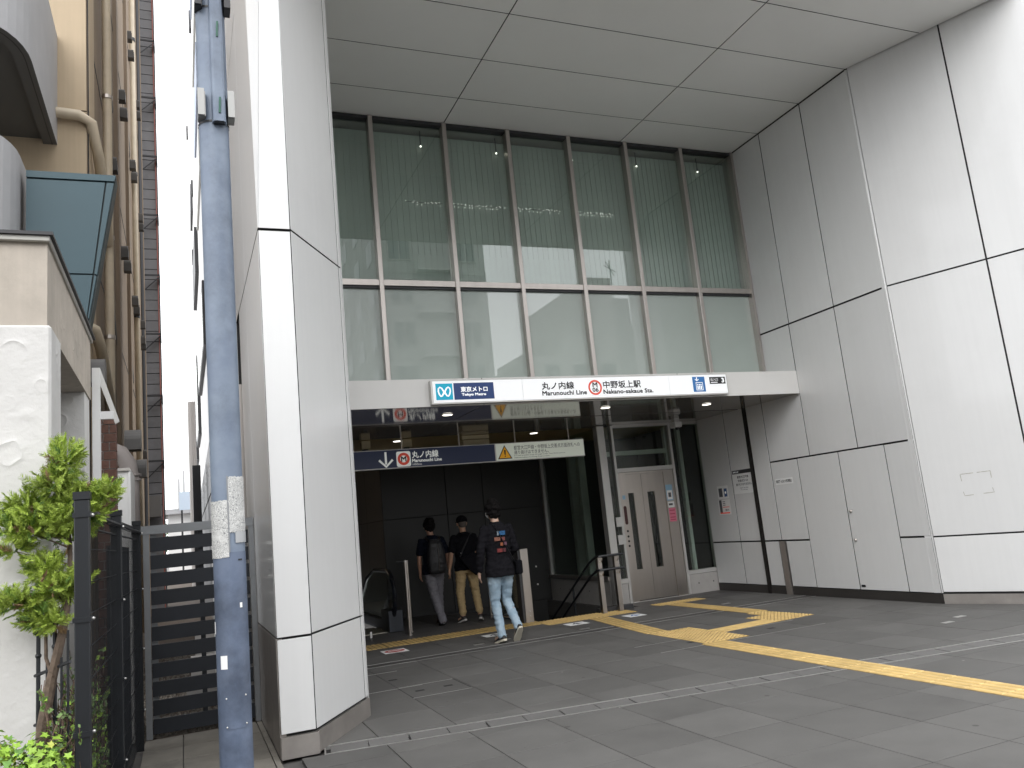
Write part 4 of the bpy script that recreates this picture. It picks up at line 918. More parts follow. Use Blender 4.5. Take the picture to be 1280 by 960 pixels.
# =================================================================== IRON RAILING
ir=thing('iron_railing','short black wrought iron railing with ball finials beside the stucco wall','railing',(-.6,4.5,0))
for i,(x,y,zt,big) in enumerate(((-.640,4.50,1.20,1),(-.598,4.45,1.08,0),(-.562,4.42,1.24,1),(-.53,4.38,1.10,0),(-.50,4.35,1.22,0))):
    MB().tube([(x,y,.4),(x,y,zt)],.010 if big else .006,6).build('bar',BLK,ir)
    if big: MB().ball((x,y,zt+.018),.020).build('ball_finial',BLK,ir,smooth=True); MB().ball((x,y,zt-.09),.014).build('collar',BLK,ir,smooth=True)
for z in (1.02,.80,.62): MB().tube([(-.655,4.51,z),(-.49,4.34,z+.06)],.008,6).build('rail',BLK,ir)
# =================================================================== STREET POLE
spx,spy=.222,4.5
sp_=thing('street_pole','tall blue grey painted steel street pole standing before the alley','pole',(spx,spy,0))
MB().tube([(spx,spy,0),(spx,spy,9)],[.0790,.0815],28).build('shaft',POLE,sp_,smooth=True)
# duct : open ended cover strip
duct=MB(); x0,x1=.208,.289
duct.prism([(x0,spy-.072),(x0+.008,spy-.112),(x0+.02,spy-.122),(x1-.02,spy-.122),(x1-.008,spy-.112),(x1,spy-.072)],3.868,9).build('cable_cover',POLE,sp_,bevel=0)
MB().prism([(x0+.010,spy-.082),(x0+.018,spy-.112),(x1-.018,spy-.112),(x1-.010,spy-.082)],3.862,3.8675).build('cover_opening',S_BLK,sp_)
for z in (3.95,4.42): MB().tube([(.250,spy-.124,z-.035),(.254,spy-.132,z+.055)],.006,6).build('screw_anchor',mat('green_plastic',(.01,.10,.06),.4),sp_)
for z in (3.885,4.60): MB().tube([(spx,spy,z-.006),(spx,spy,z+.006)],.084,28,False).build('band',DKGM,sp_)
for xa,s_ in ((.172,-1),(.296,1)):
    for z in (3.90,4.585):
        c=MB(); a_,b_=sorted((xa,xa+s_*.035)); xw=a_ if s_>0 else b_
        c.box(a_,b_,spy-.115,spy-.10,z,z+.16 if z<4 else z+.12); c.box(min(xw,xw),max(xw,xw)+.006,spy-.10,spy-.02,z,z+.15 if z<4 else z+.12); c.box(a_,b_,spy-.10,spy-.02,z+.145,z+.152); c.box(a_,b_,spy-.10,spy-.02,z-.002,z+.005)
        c.build('band_clamp',mat('galvanised_clamp',(.33,.33,.32),.45,.5) if z<4 else DKGM,sp_)
        MB().ball(((a_+b_)/2,spy-.10,z+.07),.009,8,5).build('bolt',STEEL,sp_)
# darker protective coating on the lower pole
# peeled anti-poster sheet : curved sheets around the shaft
def wrap(name,z0,z1,a0,a1,r,mt,jag=0,seed=1,bumpy=0,parent=sp_):
    rq=random.Random(seed); n=26; mz=26; v=[];f=[]
    for i in range(n+1):
        a=math.radians(a0+(a1-a0)*i/n); jt=rq.uniform(-jag,jag); jb=rq.uniform(-jag,jag)
        for j in range(mz+1):
            z=z0+jb+(z1+jt-z0-jb)*j/mz; rr_=r+bumpy*abs(mnoise.noise(Vector((a*22,z*60,seed)))); v.append((math.sin(a)*rr_,-math.cos(a)*rr_,z))
    for i in range(n):
        for j in range(mz): q=i*(mz+1)+j; f.append((q,q+1,q+mz+2,q+mz+1))
    o=raw(name,v,f,mt,parent,smooth=False); return o
COAT=mat('dark_blue_pole_coating',(.10,.130,.195),.5,0,col2=(.135,.17,.245),vscale=6,bump=.2,bscale=18,stain=.45)
o_=wrap('coating_sheet',0.02,1.50,0,360,.0806,COAT,0,11); o_.data.polygons.foreach_set('use_smooth',[True]*len(o_.data.polygons))
PEEL=mat('scratched_poster_film',(.60,.60,.585),.6,0,var=.06,vscale=40,bump=.5,bscale=70)
# crackle veins on the film
Mn=PEEL.node_tree; vo=Mn.nodes.new('ShaderNodeTexVoronoi'); vo.feature='DISTANCE_TO_EDGE'; vo.inputs['Scale'].default_value=75
gg=Mn.nodes.new('ShaderNodeNewGeometry'); nz=Mn.nodes.new('ShaderNodeTexNoise'); nz.inputs['Scale'].default_value=28; mxv=Mn.nodes.new('ShaderNodeVectorMath'); mxv.operation='MULTIPLY_ADD'; mxv.inputs[1].default_value=(.09,.09,.09)
Mn.links.new(gg.outputs['Position'],nz.inputs['Vector']); Mn.links.new(nz.outputs['Color'],mxv.inputs[0]); Mn.links.new(gg.outputs['Position'],mxv.inputs[2]); Mn.links.new(mxv.outputs[0],vo.inputs['Vector'])
mr=Mn.nodes.new('ShaderNodeMapRange'); mr.inputs[1].default_value=.01; mr.inputs[2].default_value=.07; Mn.links.new(vo.outputs['Distance'],mr.inputs[0])
nz2=Mn.nodes.new('ShaderNodeTexNoise'); nz2.inputs['Scale'].default_value=9; Mn.links.new(gg.outputs['Position'],nz2.inputs['Vector']); mr2=Mn.nodes.new('ShaderNodeMapRange'); mr2.inputs[1].default_value=.56; mr2.inputs[2].default_value=.66; Mn.links.new(nz2.outputs[0],mr2.inputs[0])
mxm=Mn.nodes.new('ShaderNodeMath'); mxm.operation='MAXIMUM'; Mn.links.new(mr.outputs[0],mxm.inputs[0]); Mn.links.new(mr2.outputs[0],mxm.inputs[1])
pn=Mn.nodes['Principled BSDF']; old=pn.inputs['Base Color'].links[0].from_socket; mm=Mn.nodes.new('ShaderNodeMix'); mm.data_type='RGBA'; mm.inputs[6].default_value=(.13,.14,.15,1); Mn.links.new(old,mm.inputs[7]); Mn.links.new(mxm.outputs[0],mm.inputs[0]); Mn.links.new(mm.outputs[2],pn.inputs['Base Color'])
wrap('poster_film',1.475,1.765,-100,-3,.0825,PEEL,.003,1,.002); wrap('poster_film',1.60,1.885,0,85,.0835,PEEL,.004,2,.0025); wrap('tape_patch',1.545,1.60,20,80,.0850,mat('grey_tape',(.42,.43,.44),.4),.001,3)
wrap('film_edge',1.50,1.89,-4,1,.0845,mat('film_edge_grey',(.25,.26,.27),.5),.001,4)  # grey strip along the joint of the two films
wrap('sticker',.93,.995,-48,-22,.0822,PAPER,0,5); wrap('sticker',1.10,1.16,-85,-72,.0822,PAPER,0,6); wrap('sticker',1.22,1.245,28,38,.0822,PAPER,0,7); wrap('sticker',1.455,1.463,28,45,.0822,S_BLK,0,8)
o_=wrap('inspection_plate',.645,.80,-35,42,.0822,COAT,0,9); o_.data.polygons.foreach_set('use_smooth',[True]*len(o_.data.polygons))
for a_,z in ((-30,.79),(37,.795),(-30,.655),(37,.66)): q=math.radians(a_); MB().ball((spx+math.sin(q)*.083,spy-math.cos(q)*.083,z),.005,6,4).build('rivet',RIM,sp_)
# =================================================================== PLANTS
def spray(v,f,mi,p,d,ln,r,depth,m):
    """one feathery conifer spray : an axis with alternating scale-leaf blades"""
    side=d.cross(Vector((r.gauss(0,1),r.gauss(0,1),r.gauss(0,1)))).normalized(); nrm=d.cross(side)
    n=10 if depth else 8
    for k in range(n):
        q=p+d*ln*(k+.3)/n
        for s_ in (1,-1):
            a=(side*s_*.75+d*.65).normalized(); l=ln*(.34 if depth else .30)*(1-.6*k/n)
            if depth and k<n-1: spray(v,f,mi,q,(a+nrm*r.uniform(-.2,.2)).normalized(),l*1.25,r,0,m)
            else:
                b=len(v); wv=d*.0020; v+= [tuple(q-wv),tuple(q+a*l*.6-wv*.2+nrm*.001),tuple(q+a*l),tuple(q+a*l*.5+wv*1.1),]; f.append((b,b+1,b+2,b+3)); mi.append(m if r.random()<.85 else 1-m if m<2 else m)
    b=len(v); e=side*.0025; v+= [tuple(p-e),tuple(p+e),tuple(p+d*ln)]; f.append((b,b+1,b+2)); mi.append(m)
ct=thing('conifer_tree','small feathery bright green conifer with a bare leaning trunk beside the stucco wall','tree',(-.62,4.42,.35))
MB().tube([(-.63,4.42,.35),(-.61,4.41,.80),(-.575,4.41,1.0),(-.53,4.40,1.2),(-.50,4.42,1.4),(-.50,4.44,1.6),(-.52,4.45,1.8),(-.515,4.45,2.0)],[.028,.026,.023,.019,.014,.010,.007,.004],8).build('trunk',BARK,ct,smooth=True)
MB().tube([(-.565,4.41,1.0),(-.60,4.44,1.1),(-.60,4.42,1.35),(-.63,4.43,1.5)],[.010,.009,.006,.004],6).build('branch',BARK,ct,smooth=True)
rt=random.Random(11)
O=ORI[ct]; v=[];f=[];mi=[]; bv=MB()
clumps=[((-.52,4.45,2.02),.085,.13,18),((-.56,4.42,1.90),.13,.12,26),((-.47,4.43,1.83),.12,.10,22),((-.66,4.42,1.80),.14,.09,26),((-.55,4.40,1.74),.15,.10,26),((-.36,4.46,1.84),.11,.06,16),((-.40,4.44,1.76),.10,.07,14),((-.66,4.40,1.68),.14,.08,20),((-.50,4.43,1.66),.12,.08,18),
 ((-.72,4.42,1.60),.10,.05,9),((-.60,4.42,1.50),.10,.08,18),((-.56,4.42,1.40),.12,.08,22),((-.70,4.40,1.36),.13,.07,20),((-.50,4.40,1.42),.10,.06,14),((-.62,4.42,1.28),.11,.06,18),((-.56,4.38,1.26),.07,.04,6),((-.77,4.42,1.72),.08,.05,8)]
for c,rx,rz,n in clumps:
    c=Vector(c)-O
    bv.tube([Vector((-.51,4.43,c.z+O.z-.08)),c+O],[.005,.002],5)
    for k in range(int(n*3.4)):
        d=Vector((rt.gauss(0,1),rt.gauss(0,.9),rt.gauss(0,.8))).normalized(); p=c+Vector((d.x*rx,d.y*rx,d.z*rz))*rt.uniform(.1,.62)
        dr_=(d+Vector((0,0,.55))+Vector((rt.gauss(0,.3),rt.gauss(0,.3),rt.gauss(0,.2)))).normalized()
        spray(v,f,mi,p,dr_,rt.uniform(.060,.095),rt,1,0 if rt.random()<.80 else (1 if rt.random()<.75 else 2))
bv.build('branches',BARK,ct)['kind']='stuff'
raw('crown',v,f,[CON1,CON2,CON3],ct,mi,kind='stuff')
# broad leaved shrub, bottom left
def leafblob(name,label,cat,cs,n,size,mts,mix,seed,loc,lobed=True):
    r=random.Random(seed); o=thing(name,label,cat,loc); v=[];f=[];mi=[]
    st_=MB()
    for c,rad in cs:
        for k in range(n):
            d=Vector((r.gauss(0,1),r.gauss(0,1),abs(r.gauss(0,1))*.9)).normalized(); p=Vector(c)+Vector((d.x*rad[0],d.y*rad[1],d.z*rad[2]))*r.uniform(.55,1)
            nn=(d+Vector((r.gauss(0,.4),r.gauss(0,.4)-.3,.5))).normalized(); u=nn.orthogonal().normalized(); w_=nn.cross(u); a=r.random()*6.28; u,w_=u*math.cos(a)+w_*math.sin(a),w_*math.cos(a)-u*math.sin(a); s_=size*r.uniform(.6,1.25)
            sh=[(0,-.1),(.45,-.35),(.4,.0),(.75,.25),(.3,.4),(0,.95),(-.3,.4),(-.75,.25),(-.4,.0),(-.45,-.35)] if lobed else [(0,-.8),(.4,0),(0,.8),(-.4,0)]
            b=len(v); v.append(tuple(p-nn*s_*.12-Vector(loc))) if lobed else None
            for x,y in sh: v.append(tuple(p+u*x*s_+w_*y*s_-Vector(loc)))
            m_=r.choices(range(len(mts)),mix)[0]
            if lobed:
                m=len(sh)
                for i in range(m): f.append((b,b+1+i,b+1+(i+1)%m)); mi.append(m_)
            else: f.append((b,b+1,b+2,b+3)); mi.append(m_)
        for k in range(5):
            q=Vector(c)+Vector((r.uniform(-.5,.5)*rad[0],r.uniform(-.3,.3)*rad[1],rad[2]*.5)); st_.tube([Vector((c[0],c[1],.3)),q],.004,5)
    st_.build('stems',BARK,o)['kind']='stuff'; raw('leaves',v,f,mts,o,mi,kind='stuff'); return o
SHR2=mat('shrub_leaf_deep',(.10,.22,.03),.45,0,var=.3,vscale=8); SHR3=mat('shrub_leaf_yellow',(.38,.42,.07),.5,0,var=.2,vscale=8)
leafblob('leafy_shrub','bright yellow green broad leaved shrub at the lower left corner','shrub',[((-.72,4.2,.62),(.16,.14,.20)),((-.58,4.15,.66),(.13,.13,.19)),((-.66,4.0,.55),(.16,.12,.18)),((-.80,4.2,.72),(.12,.12,.16)),((-.52,4.1,.55),(.10,.1,.14))],170,.028,[SHR,SHR2,SHR3],[6,3,1.3],21,(-.66,4.1,.4))
# tangled twiggy bush behind the mesh
tw=thing('twiggy_bush','tangled brown twigs with small green leaves behind the mesh fence','bush',(-.5,4.9,.3)); r=random.Random(31); mb=MB(); v=[];f=[];mi=[]; O=ORI[tw]
for k in range(430):
    p=Vector((r.uniform(-.58,-.43),r.uniform(4.22,5.4),r.uniform(.3,.85))); d=Vector((r.gauss(0,.25),r.gauss(0,.8),r.uniform(.0,1))).normalized(); P=[p]
    for i in range(5): d=(d+Vector((r.gauss(0,.2),r.gauss(0,.35),r.gauss(-.1,.3)))).normalized(); P.append(P[-1]+d*.055)
    P=[Vector((min(max(q.x,-.60),-.425),q.y,q.z)) for q in P if q.z<1.05+.25*max(0,q.y-4.4)]
    if len(P)<3: continue
    mb.tube(P,.0021,3,False)
    for i in range(3):
        q=r.choice(P)-O; s_=r.uniform(.010,.020); a=Vector((r.gauss(0,1),r.gauss(0,1),r.gauss(0,1))).normalized(); b_=a.orthogonal(); b=len(v); v+= [tuple(q-a*s_),tuple(q+b_*s_*.6),tuple(q+a*s_),tuple(q-b_*s_*.6)]; f.append((b,b+1,b+2,b+3)); mi.append(0 if r.random()<.7 else 1)
mb.build('twigs',TWIG,tw)['kind']='stuff'; raw('leaves',v,f,[IVY,SHR],tw,mi,kind='stuff')

# =================================================================== OPPOSITE SIDE OF THE STREET (seen mirrored in the glass)
opw=mat('opposite_grey_wall',(.40,.40,.39),.8,0,var=.05); opl=mat('opposite_pale_wall',(.50,.49,.47),.8,0,var=.05); opg=mat('opposite_window_glass',(.06,.07,.08),.12)
oa=thing('apartment_block','tall grey apartment block across the street behind the viewer','building',(15,-27.8,0))
MB().box(11.8,19.3,-45,-27.8,0,26).build('wall',opw,oa)
for k in range(8):
    z=1.9+2.86*k
    for x0,x1 in ((12.7,14.1),(17.3,18.6)):
        wn=box('window',opl,oa,x0-.08,x1+.08,-27.8,-27.72,z-.08,z+1.6); box('pane',opg,wn,x0,x1,-27.72,-27.70,z,z+1.5); box('mullion',opl,wn,(x0+x1)/2-.03,(x0+x1)/2+.03,-27.70,-27.68,z,z+1.5)
    bl=box('balcony',opl,oa,14.4,17.0,-27.8,-27.0,z-.9,z-.75); box('railing',opw,bl,14.4,17.0,-27.05,-27.0,z-.75,z+.2); box('string_course',opl,oa,11.78,19.32,-27.80,-27.76,z-.95,z-.90)
    for y in (-30,-34,-38): box('side_window',opg,oa,11.76,11.8,y,y+1.6,z,z+1.5)
ob=thing('stepped_building','pale stepped roof building across the street behind the viewer','building',(27,-27.8,0))
for x0,x1,z1 in ((22,24.4,12.5),(24.4,27,14.2),(26.9,28.9,18.2),(28.9,30.2,16.7),(30.2,44,14.8)): MB().box(x0,x1-.01,-40,-27.8,0,z1).build('wall',opl if x0<28 else opw,ob)
for x in (23,25.2,27.4,31.5,34.5,37.5):
    for z in (2,5,8,10.6): box('window',opg,ob,x,x+1.1,-27.8,-27.77,z,z+1.3)
MB().tube([(29.7,-29,16),(29.7,-29,20)],.04,5).tube([(29.2,-29,19.6),(30.2,-29,19.1)],.03,4).tube([(29.4,-29,19.9),(30.0,-29,18.8)],.03,4).build('aerial',DKGM,ob)
for i,(x0,x1,z1,lab) in enumerate(((-30,-12,17,'long dull office block across the street at the far left of the reflection'),(-11,4,11,'low dull shop block across the street behind the viewer'),(46,75,20,'broad dull block across the street beyond the stepped building'))):
    o=thing('street_block',lab,'building',(x0,-27.8,0)); MB().box(x0,x1,-40,-27.8,0,z1).build('wall',opw,o)
    for k in range(int((x1-x0)/3)):
        for z in range(2,int(z1)-1,3): box('window',opg,o,x0+1+3*k,x0+2.6+3*k,-27.8,-27.77,z,z+1.5)

# =================================================================== PEOPLE
def remesh(mb,vox,disp=0,seed=0,smooth=3,zs=(1,1,1)):
    me=bpy.data.meshes.new('tmp'); me.from_pydata([tuple(q) for q in mb.v],[],mb.f); o=bpy.data.objects.new('tmp',me); COL.objects.link(o)
    md=o.modifiers.new('r','REMESH'); md.mode='VOXEL'; md.voxel_size=vox
    if smooth: s2=o.modifiers.new('s','SMOOTH'); s2.factor=.5; s2.iterations=smooth
    bpy.context.view_layer.update(); dg_=bpy.context.evaluated_depsgraph_get(); r2=bpy.data.meshes.new_from_object(o.evaluated_get(dg_))
    COL.objects.unlink(o)
    if disp:
        nv=[0.0]*(3*len(r2.vertices)); cv=list(nv); r2.vertices.foreach_get('normal',nv); r2.vertices.foreach_get('co',cv)
        for i in range(len(r2.vertices)):
            c=Vector(cv[3*i:3*i+3]); k=mnoise.noise(Vector((c.x*14+seed,c.y*14,c.z*26)))+.5*mnoise.noise(Vector((c.x*30+seed,c.y*30,c.z*38-c.x*20)))
            cv[3*i]=c.x+nv[3*i]*disp*k; cv[3*i+1]=c.y+nv[3*i+1]*disp*k; cv[3*i+2]=c.z+nv[3*i+2]*disp*k
        r2.vertices.foreach_set('co',cv)
    r2.polygons.foreach_set('use_smooth',[True]*len(r2.polygons)); return r2
def fin(name,me,mt,parent,M):
    me.transform(M); me.materials.clear(); me.materials.append(mt); me.name=name; o=bpy.data.objects.new(name,me); link(o,parent); return o
def loft(mb,secs,seg=20):
    """closed stack of horizontal ellipses (cx,cy,z,rx,ry)"""
    v=[];f=[]
    for cx,cy,z,rx,ry in secs: v+=[(cx+rx*math.cos(2*PI*k/seg),cy+ry*math.sin(2*PI*k/seg),z) for k in range(seg)]
    n=len(secs)
    for i in range(n-1):
        for k in range(seg): a=i*seg+k;b=i*seg+(k+1)%seg; f.append((a,b,b+seg,a+seg))
    f.append(tuple(range(seg-1,-1,-1))); f.append(tuple((n-1)*seg+k for k in range(seg))); mb.add(v,f)
def limb(mb,pts,rad,seg=14):
    mb.tube(pts,rad,seg)
    for p,r in zip(pts,rad): mb.ball(p,(r if not isinstance(r,tuple) else min(r))*.99,12,8)
def hand(mb,wr,d,side,curl=.5,sc_=1.0):
    """wrist point, direction of the forearm, side=+1 thumb towards +x ; palm plus five separate fingers"""
    wr=Vector(wr); d=Vector(d).normalized(); fw=Vector((0,1,0)); fw=(fw-d*fw.dot(d)).normalized(); ot=d.cross(fw)
    pal=wr+d*.045*sc_; mb.tube([wr-d*.01,wr+d*.03*sc_,wr+d*.088*sc_],[(.026*sc_,.019*sc_),(.036*sc_,.016*sc_),(.037*sc_,.014*sc_)],12)
    for i,(o_,ln) in enumerate(((.028,.072),(.0095,.080),(-.0095,.074),(-.027,.058))):
        b=wr+d*.082*sc_+fw*o_*sc_; d1=(d+ot*side*curl*.5).normalized(); d2=(d+ot*side*curl*1.6).normalized(); m1=b+d1*ln*.5*sc_; m2=m1+d2*ln*.5*sc_
        mb.tube([b-d*.02,b,m1,m2],[.0085*sc_,.0085*sc_,.0078*sc_,.0062*sc_],8); mb.ball(m2,.0062*sc_,8,6)
    b=wr+d*.025*sc_+fw*.026*sc_; m1=b+(d*.7+fw*.8).normalized()*.036*sc_; m2=m1+(d+fw*.15+ot*side*.3).normalized()*.03*sc_
    mb.tube([b,m1,m2],[.0115*sc_,.0095*sc_,.0075*sc_],8); mb.ball(m2,.0075*sc_,8,6)
def person(label,loc,yaw,H,cfg):
    o=thing('person',label,'person',(0,0,0)); o.location=loc; o.rotation_euler=(0,0,yaw); s=H/1.72; M=Matrix.Scale(s,4)
    sk=mat('skin_'+cfg['id'],cfg['skin'],.5,0,var=.06,vscale=12); lean=cfg.get('lean',0)
    L=cfg['legs']; A=cfg['arms']; hx,hy=cfg.get('head',(0,.03))
    tors=[(0,0,.86,.125,.09),(0,0,.93,.155,.105),(0,.005,1.02,.140,.095),(0,.01*1,1.12,.140,.095),(0,.012,1.25,.162,.105),(0,.008,1.34,.172,.104),(0,.0,1.40,.150,.088),(0,.0,1.44,.095,.065),(hx*.3,.008,1.47,.056,.056)]
    k=cfg.get('build',1.0)
    A=[((a[0][0]*.93,a[0][1],a[0][2]-.01),a[1],a[2]) for a in A]
    # ---- body
    b=MB(); loft(b,[(x,y,z,rx*.93*k,ry*.93*k) for x,y,z,rx,ry in tors]); limb(b,[(hx*.3,.0,1.44),(hx*.7,hy*.6,1.50),(hx,hy,1.55)],[.055,.052,.055])
    H0=Vector((hx,hy+.01,1.615)); b.ball(H0+Vector((0,-.008,.025)),.098,20,14,(.80,.98,1.02)); b.ball(H0+Vector((0,.022,-.045)),.066,16,10,(.86,1.0,1.05))
    b.ball(H0+Vector((0,.108,-.012)),.014,8,6,(.8,1.1,1.5)); b.tube([H0+Vector((0,.098,.012)),H0+Vector((0,.114,-.02))],[.008,.013],8)   # nose
    b.ball(H0+Vector((0,.090,-.055)),.018,10,6,(1.3,.6,.45)); b.ball(H0+Vector((0,.082,-.092)),.024,10,6,(1,.8,.8))   # lips, chin
    for sx in (1,-1): 
        b.ball(H0+Vector((sx*.081,.000,-.012)),.031,12,8,(.32,.62,1.0)); b.ball(H0+Vector((sx*.086,-.008,-.002)),.016,8,6,(.6,.8,1.2))
        b.ball(H0+Vector((sx*.034,.080,.020)),.020,8,6,(1,.5,.5))
    for (sh,el,wr),sd_ in zip(A,(-1,1)):
        limb(b,[sh,tuple((Vector(sh)*.5+Vector(el)*.5)),el,tuple((Vector(el)*.6+Vector(wr)*.4)),wr],[.043*k,.042*k,.035,.036,.024])
        hand(b,wr,Vector(wr)-Vector(el),-sd_,cfg.get('curl',.45))
    for hp,kn,an,toe in L: limb(b,[hp,tuple(Vector(hp)*.5+Vector(kn)*.5),kn,tuple(Vector(kn)*.65+Vector(an)*.35),an],[.080,.066,.050,.052,.034]); b.tube([an,toe],[.034,.028],10)
    fin('body',remesh(b,.0068,0,0,2),sk,o,M)
    for sx in (1,-1): e=MB(); e.ball((H0+Vector((sx*.032,.086,.010)))*s,.012*s,10,8); eo=e.build('eye',mat('eye_white',(.75,.74,.72),.2),None,smooth=True); eo.parent=o; p=MB(); p.ball((H0+Vector((sx*.032,.0945,.010)))*s,.0055*s,8,6); po_=p.build('iris',S_BLK,None,smooth=True); po_.parent=eo
    # ---- shirt
    sh_=MB(); e=cfg.get('shirt_ease',.024); hem=cfg['hem']
    sec=[(0,0,hem,.170*k+e,.122*k+e),(0,0,hem+.05,.170*k+e,.122*k+e),(0,0,hem+.10,.166*k+e,.118*k+e)]+[(x,y,z,rx*k+e,ry*k+e) for x,y,z,rx,ry in tors if z>hem+.14 and z<1.41]+[(0,0,1.435,.105,.078),(hx*.3,.0,1.472,.066,.064)]
    loft(sh_,sec,24)
    for (sh,el,wr) in A:
        sh=Vector(sh);el=Vector(el);wr=Vector(wr)
        if cfg['sleeve']=='short': q=sh.lerp(el,.72); limb(sh_,[tuple(sh),tuple(sh.lerp(el,.4)),tuple(q)],[.056*k,.060*k,.063*k])
        else: limb(sh_,[tuple(sh),tuple(sh.lerp(el,.5)),tuple(el),tuple(el.lerp(wr,.5)),tuple(el.lerp(wr,.93))],[.056*k,.056*k,.052*k,.048*k,.040])
    fin('shirt',remesh(sh_,.009,.010,cfg['seed'],3),cfg['shirt'],o,M)
    # ---- trousers
    tr__=MB(); loft(tr__,[(0,0,.80,.150,.110),(0,-.006,.88,.166,.122),(0,0,.96,.146,.098)],24)
    lw=cfg.get('legw',(.098,.080,.064,.060,.058))
    for hp,kn,an,toe in L:
        hp=Vector(hp);kn=Vector(kn);an=Vector(an); en=kn.lerp(an,cfg.get('cuff',.97)); limb(tr__,[tuple(hp),tuple(hp.lerp(kn,.5)),tuple(kn),tuple(kn.lerp(an,.45)),tuple(en)],list(lw))
        if cfg.get('roll'): tr__.tube([tuple(kn.lerp(en,.93)),tuple(en)],[lw[-1]+.007]*2,14)
    fin('trousers',remesh(tr__,.009,.009,cfg['seed']+9,3),cfg['pants'],o,M)
    # ---- shoes
    for hp,kn,an,toe in L:
        an=Vector(an);toe=Vector(toe); d=(toe-an); d.z=d.z; d.normalize(); up=Vector((0,0,1)); up=(up-d*up.dot(d)).normalized(); sd2=d.cross(up)
        u=MB(); so_=MB()
        for t_,wd,h0 in ((-.045,.030,.055),(.0,.038,.062),(.06,.040,.048),(.12,.044,.036),(.165,.036,.028),(.19,.020,.020)):
            pass
        heel=an-up*.045
        P=[heel+d*t_+up*(h0*.5) for t_,wd,h0 in ((-.055,.026,.06),(-.03,.034,.070),(.02,.037,.066),(.08,.041,.050),(.14,.043,.038),(.185,.036,.030),(.205,.020,.018))]
        RR=[(h0*.5,wd) for t_,wd,h0 in ((-.055,.020,.05),(-.03,.034,.070),(.02,.037,.066),(.08,.041,.050),(.14,.043,.040),(.185,.036,.032),(.205,.014,.018))]
        # orient ring axes : first axis = up
        for i,p in enumerate(P):
            pass
        vv=[];ff=[];seg=12
        for p,(ru,rs) in zip(P,RR): vv+=[p+up*math.sin(2*PI*q/seg)*ru+sd2*math.cos(2*PI*q/seg)*rs for q in range(seg)]
        for i in range(len(P)-1):
            for q in range(seg): a_=i*seg+q;b_=i*seg+(q+1)%seg; ff.append((a_,b_,b_+seg,a_+seg))
        ff.append(tuple(range(seg-1,-1,-1))); ff.append(tuple((len(P)-1)*seg+q for q in range(seg))); u.add(vv,ff)
        u.tube([an-up*.01,an+up*.035],[.040,.038],12)
        us=fin('shoe',remesh(u,.006,0,0,2),cfg['shoe'],o,M)
        outl=[(-.062,.0),(-.055,.024),(-.02,.036),(.05,.038),(.12,.046),(.18,.040),(.212,.015),(.212,-.015),(.18,-.040),(.12,-.046),(.05,-.038),(-.02,-.036),(-.055,-.024)]
        b0=[heel+d*x+sd2*y-up*.012 for x,y in outl]; b1=[q+up*.024 for q in b0]; n=len(outl); so_.add([q*s for q in b0+b1],[tuple(range(n-1,-1,-1)),tuple(range(n,2*n))]+[(i,(i+1)%n,n+(i+1)%n,n+i) for i in range(n)])
        so2=so_.build('sole',cfg['sole'],None); so2.parent=us
    # ---- hair
    h=MB()
    if cfg['hair']=='bob':
        h.ball(H0+Vector((0,-.016,.035)),.112,20,14,(.86,.98,1.02)); h.ball(H0+Vector((0,-.045,-.02)),.088,16,10,(1.0,.72,1.05)); h.ball(H0+Vector((0,-.042,-.06)),.066,14,10,(1.05,.75,.9))
        for sx in (1,-1): h.ball(H0+Vector((sx*.070,-.01,.0)),.045,10,8,(.62,1.1,1.4))
        hm=remesh(h,.007,.020,3,0)
    elif cfg['hair']=='short_curly':
        h.ball(H0+Vector((0,-.015,.038)),.112,20,14,(.90,.98,1.0)); h.ball(H0+Vector((0,-.050,-.01)),.078,14,10,(1.05,.72,1.0))
        hm=remesh(h,.007,.022,5,1)
    else:
        h.ball(H0+Vector((0,-.022,.028)),.096,18,12,(.83,.96,.92)); h.ball(H0+Vector((0,-.045,-.012)),.072,14,10,(1.02,.75,.9)); hm=remesh(h,.007,.002,5,2)
    fin('hair',hm,cfg['hairm'],o,M)
    return o,s,H0,M
HAIR=mat('black_hair',(.008,.007,.007),.7,0,var=.3,vscale=40,bump=.4,bscale=160,spec=.08); HAIRG=mat('cropped_grey_hair',(.09,.075,.065),.8)
BLKC=mat('black_cotton',(.008,.008,.010),.9,0,var=.15,vscale=20,bump=.1,bscale=200,spec=.05); NAVC=mat('dark_navy_cotton',(.008,.010,.017),.9,0,var=.15,vscale=20,spec=.05)
SWT=mat('charcoal_sweatshirt',(.013,.0125,.015),.95,0,var=.12,vscale=18,bump=.1,bscale=150,spec=.04)
JEAN=mat('light_blue_denim',(.27,.37,.46),.9,0,col2=(.36,.46,.54),vscale=6,bump=.15,bscale=200); KHA=mat('khaki_cotton',(.40,.29,.15),.9,0,var=.08,vscale=12); GRYP=mat('grey_trouser_cloth',(.17,.165,.185),.9,0,var=.08,vscale=12)
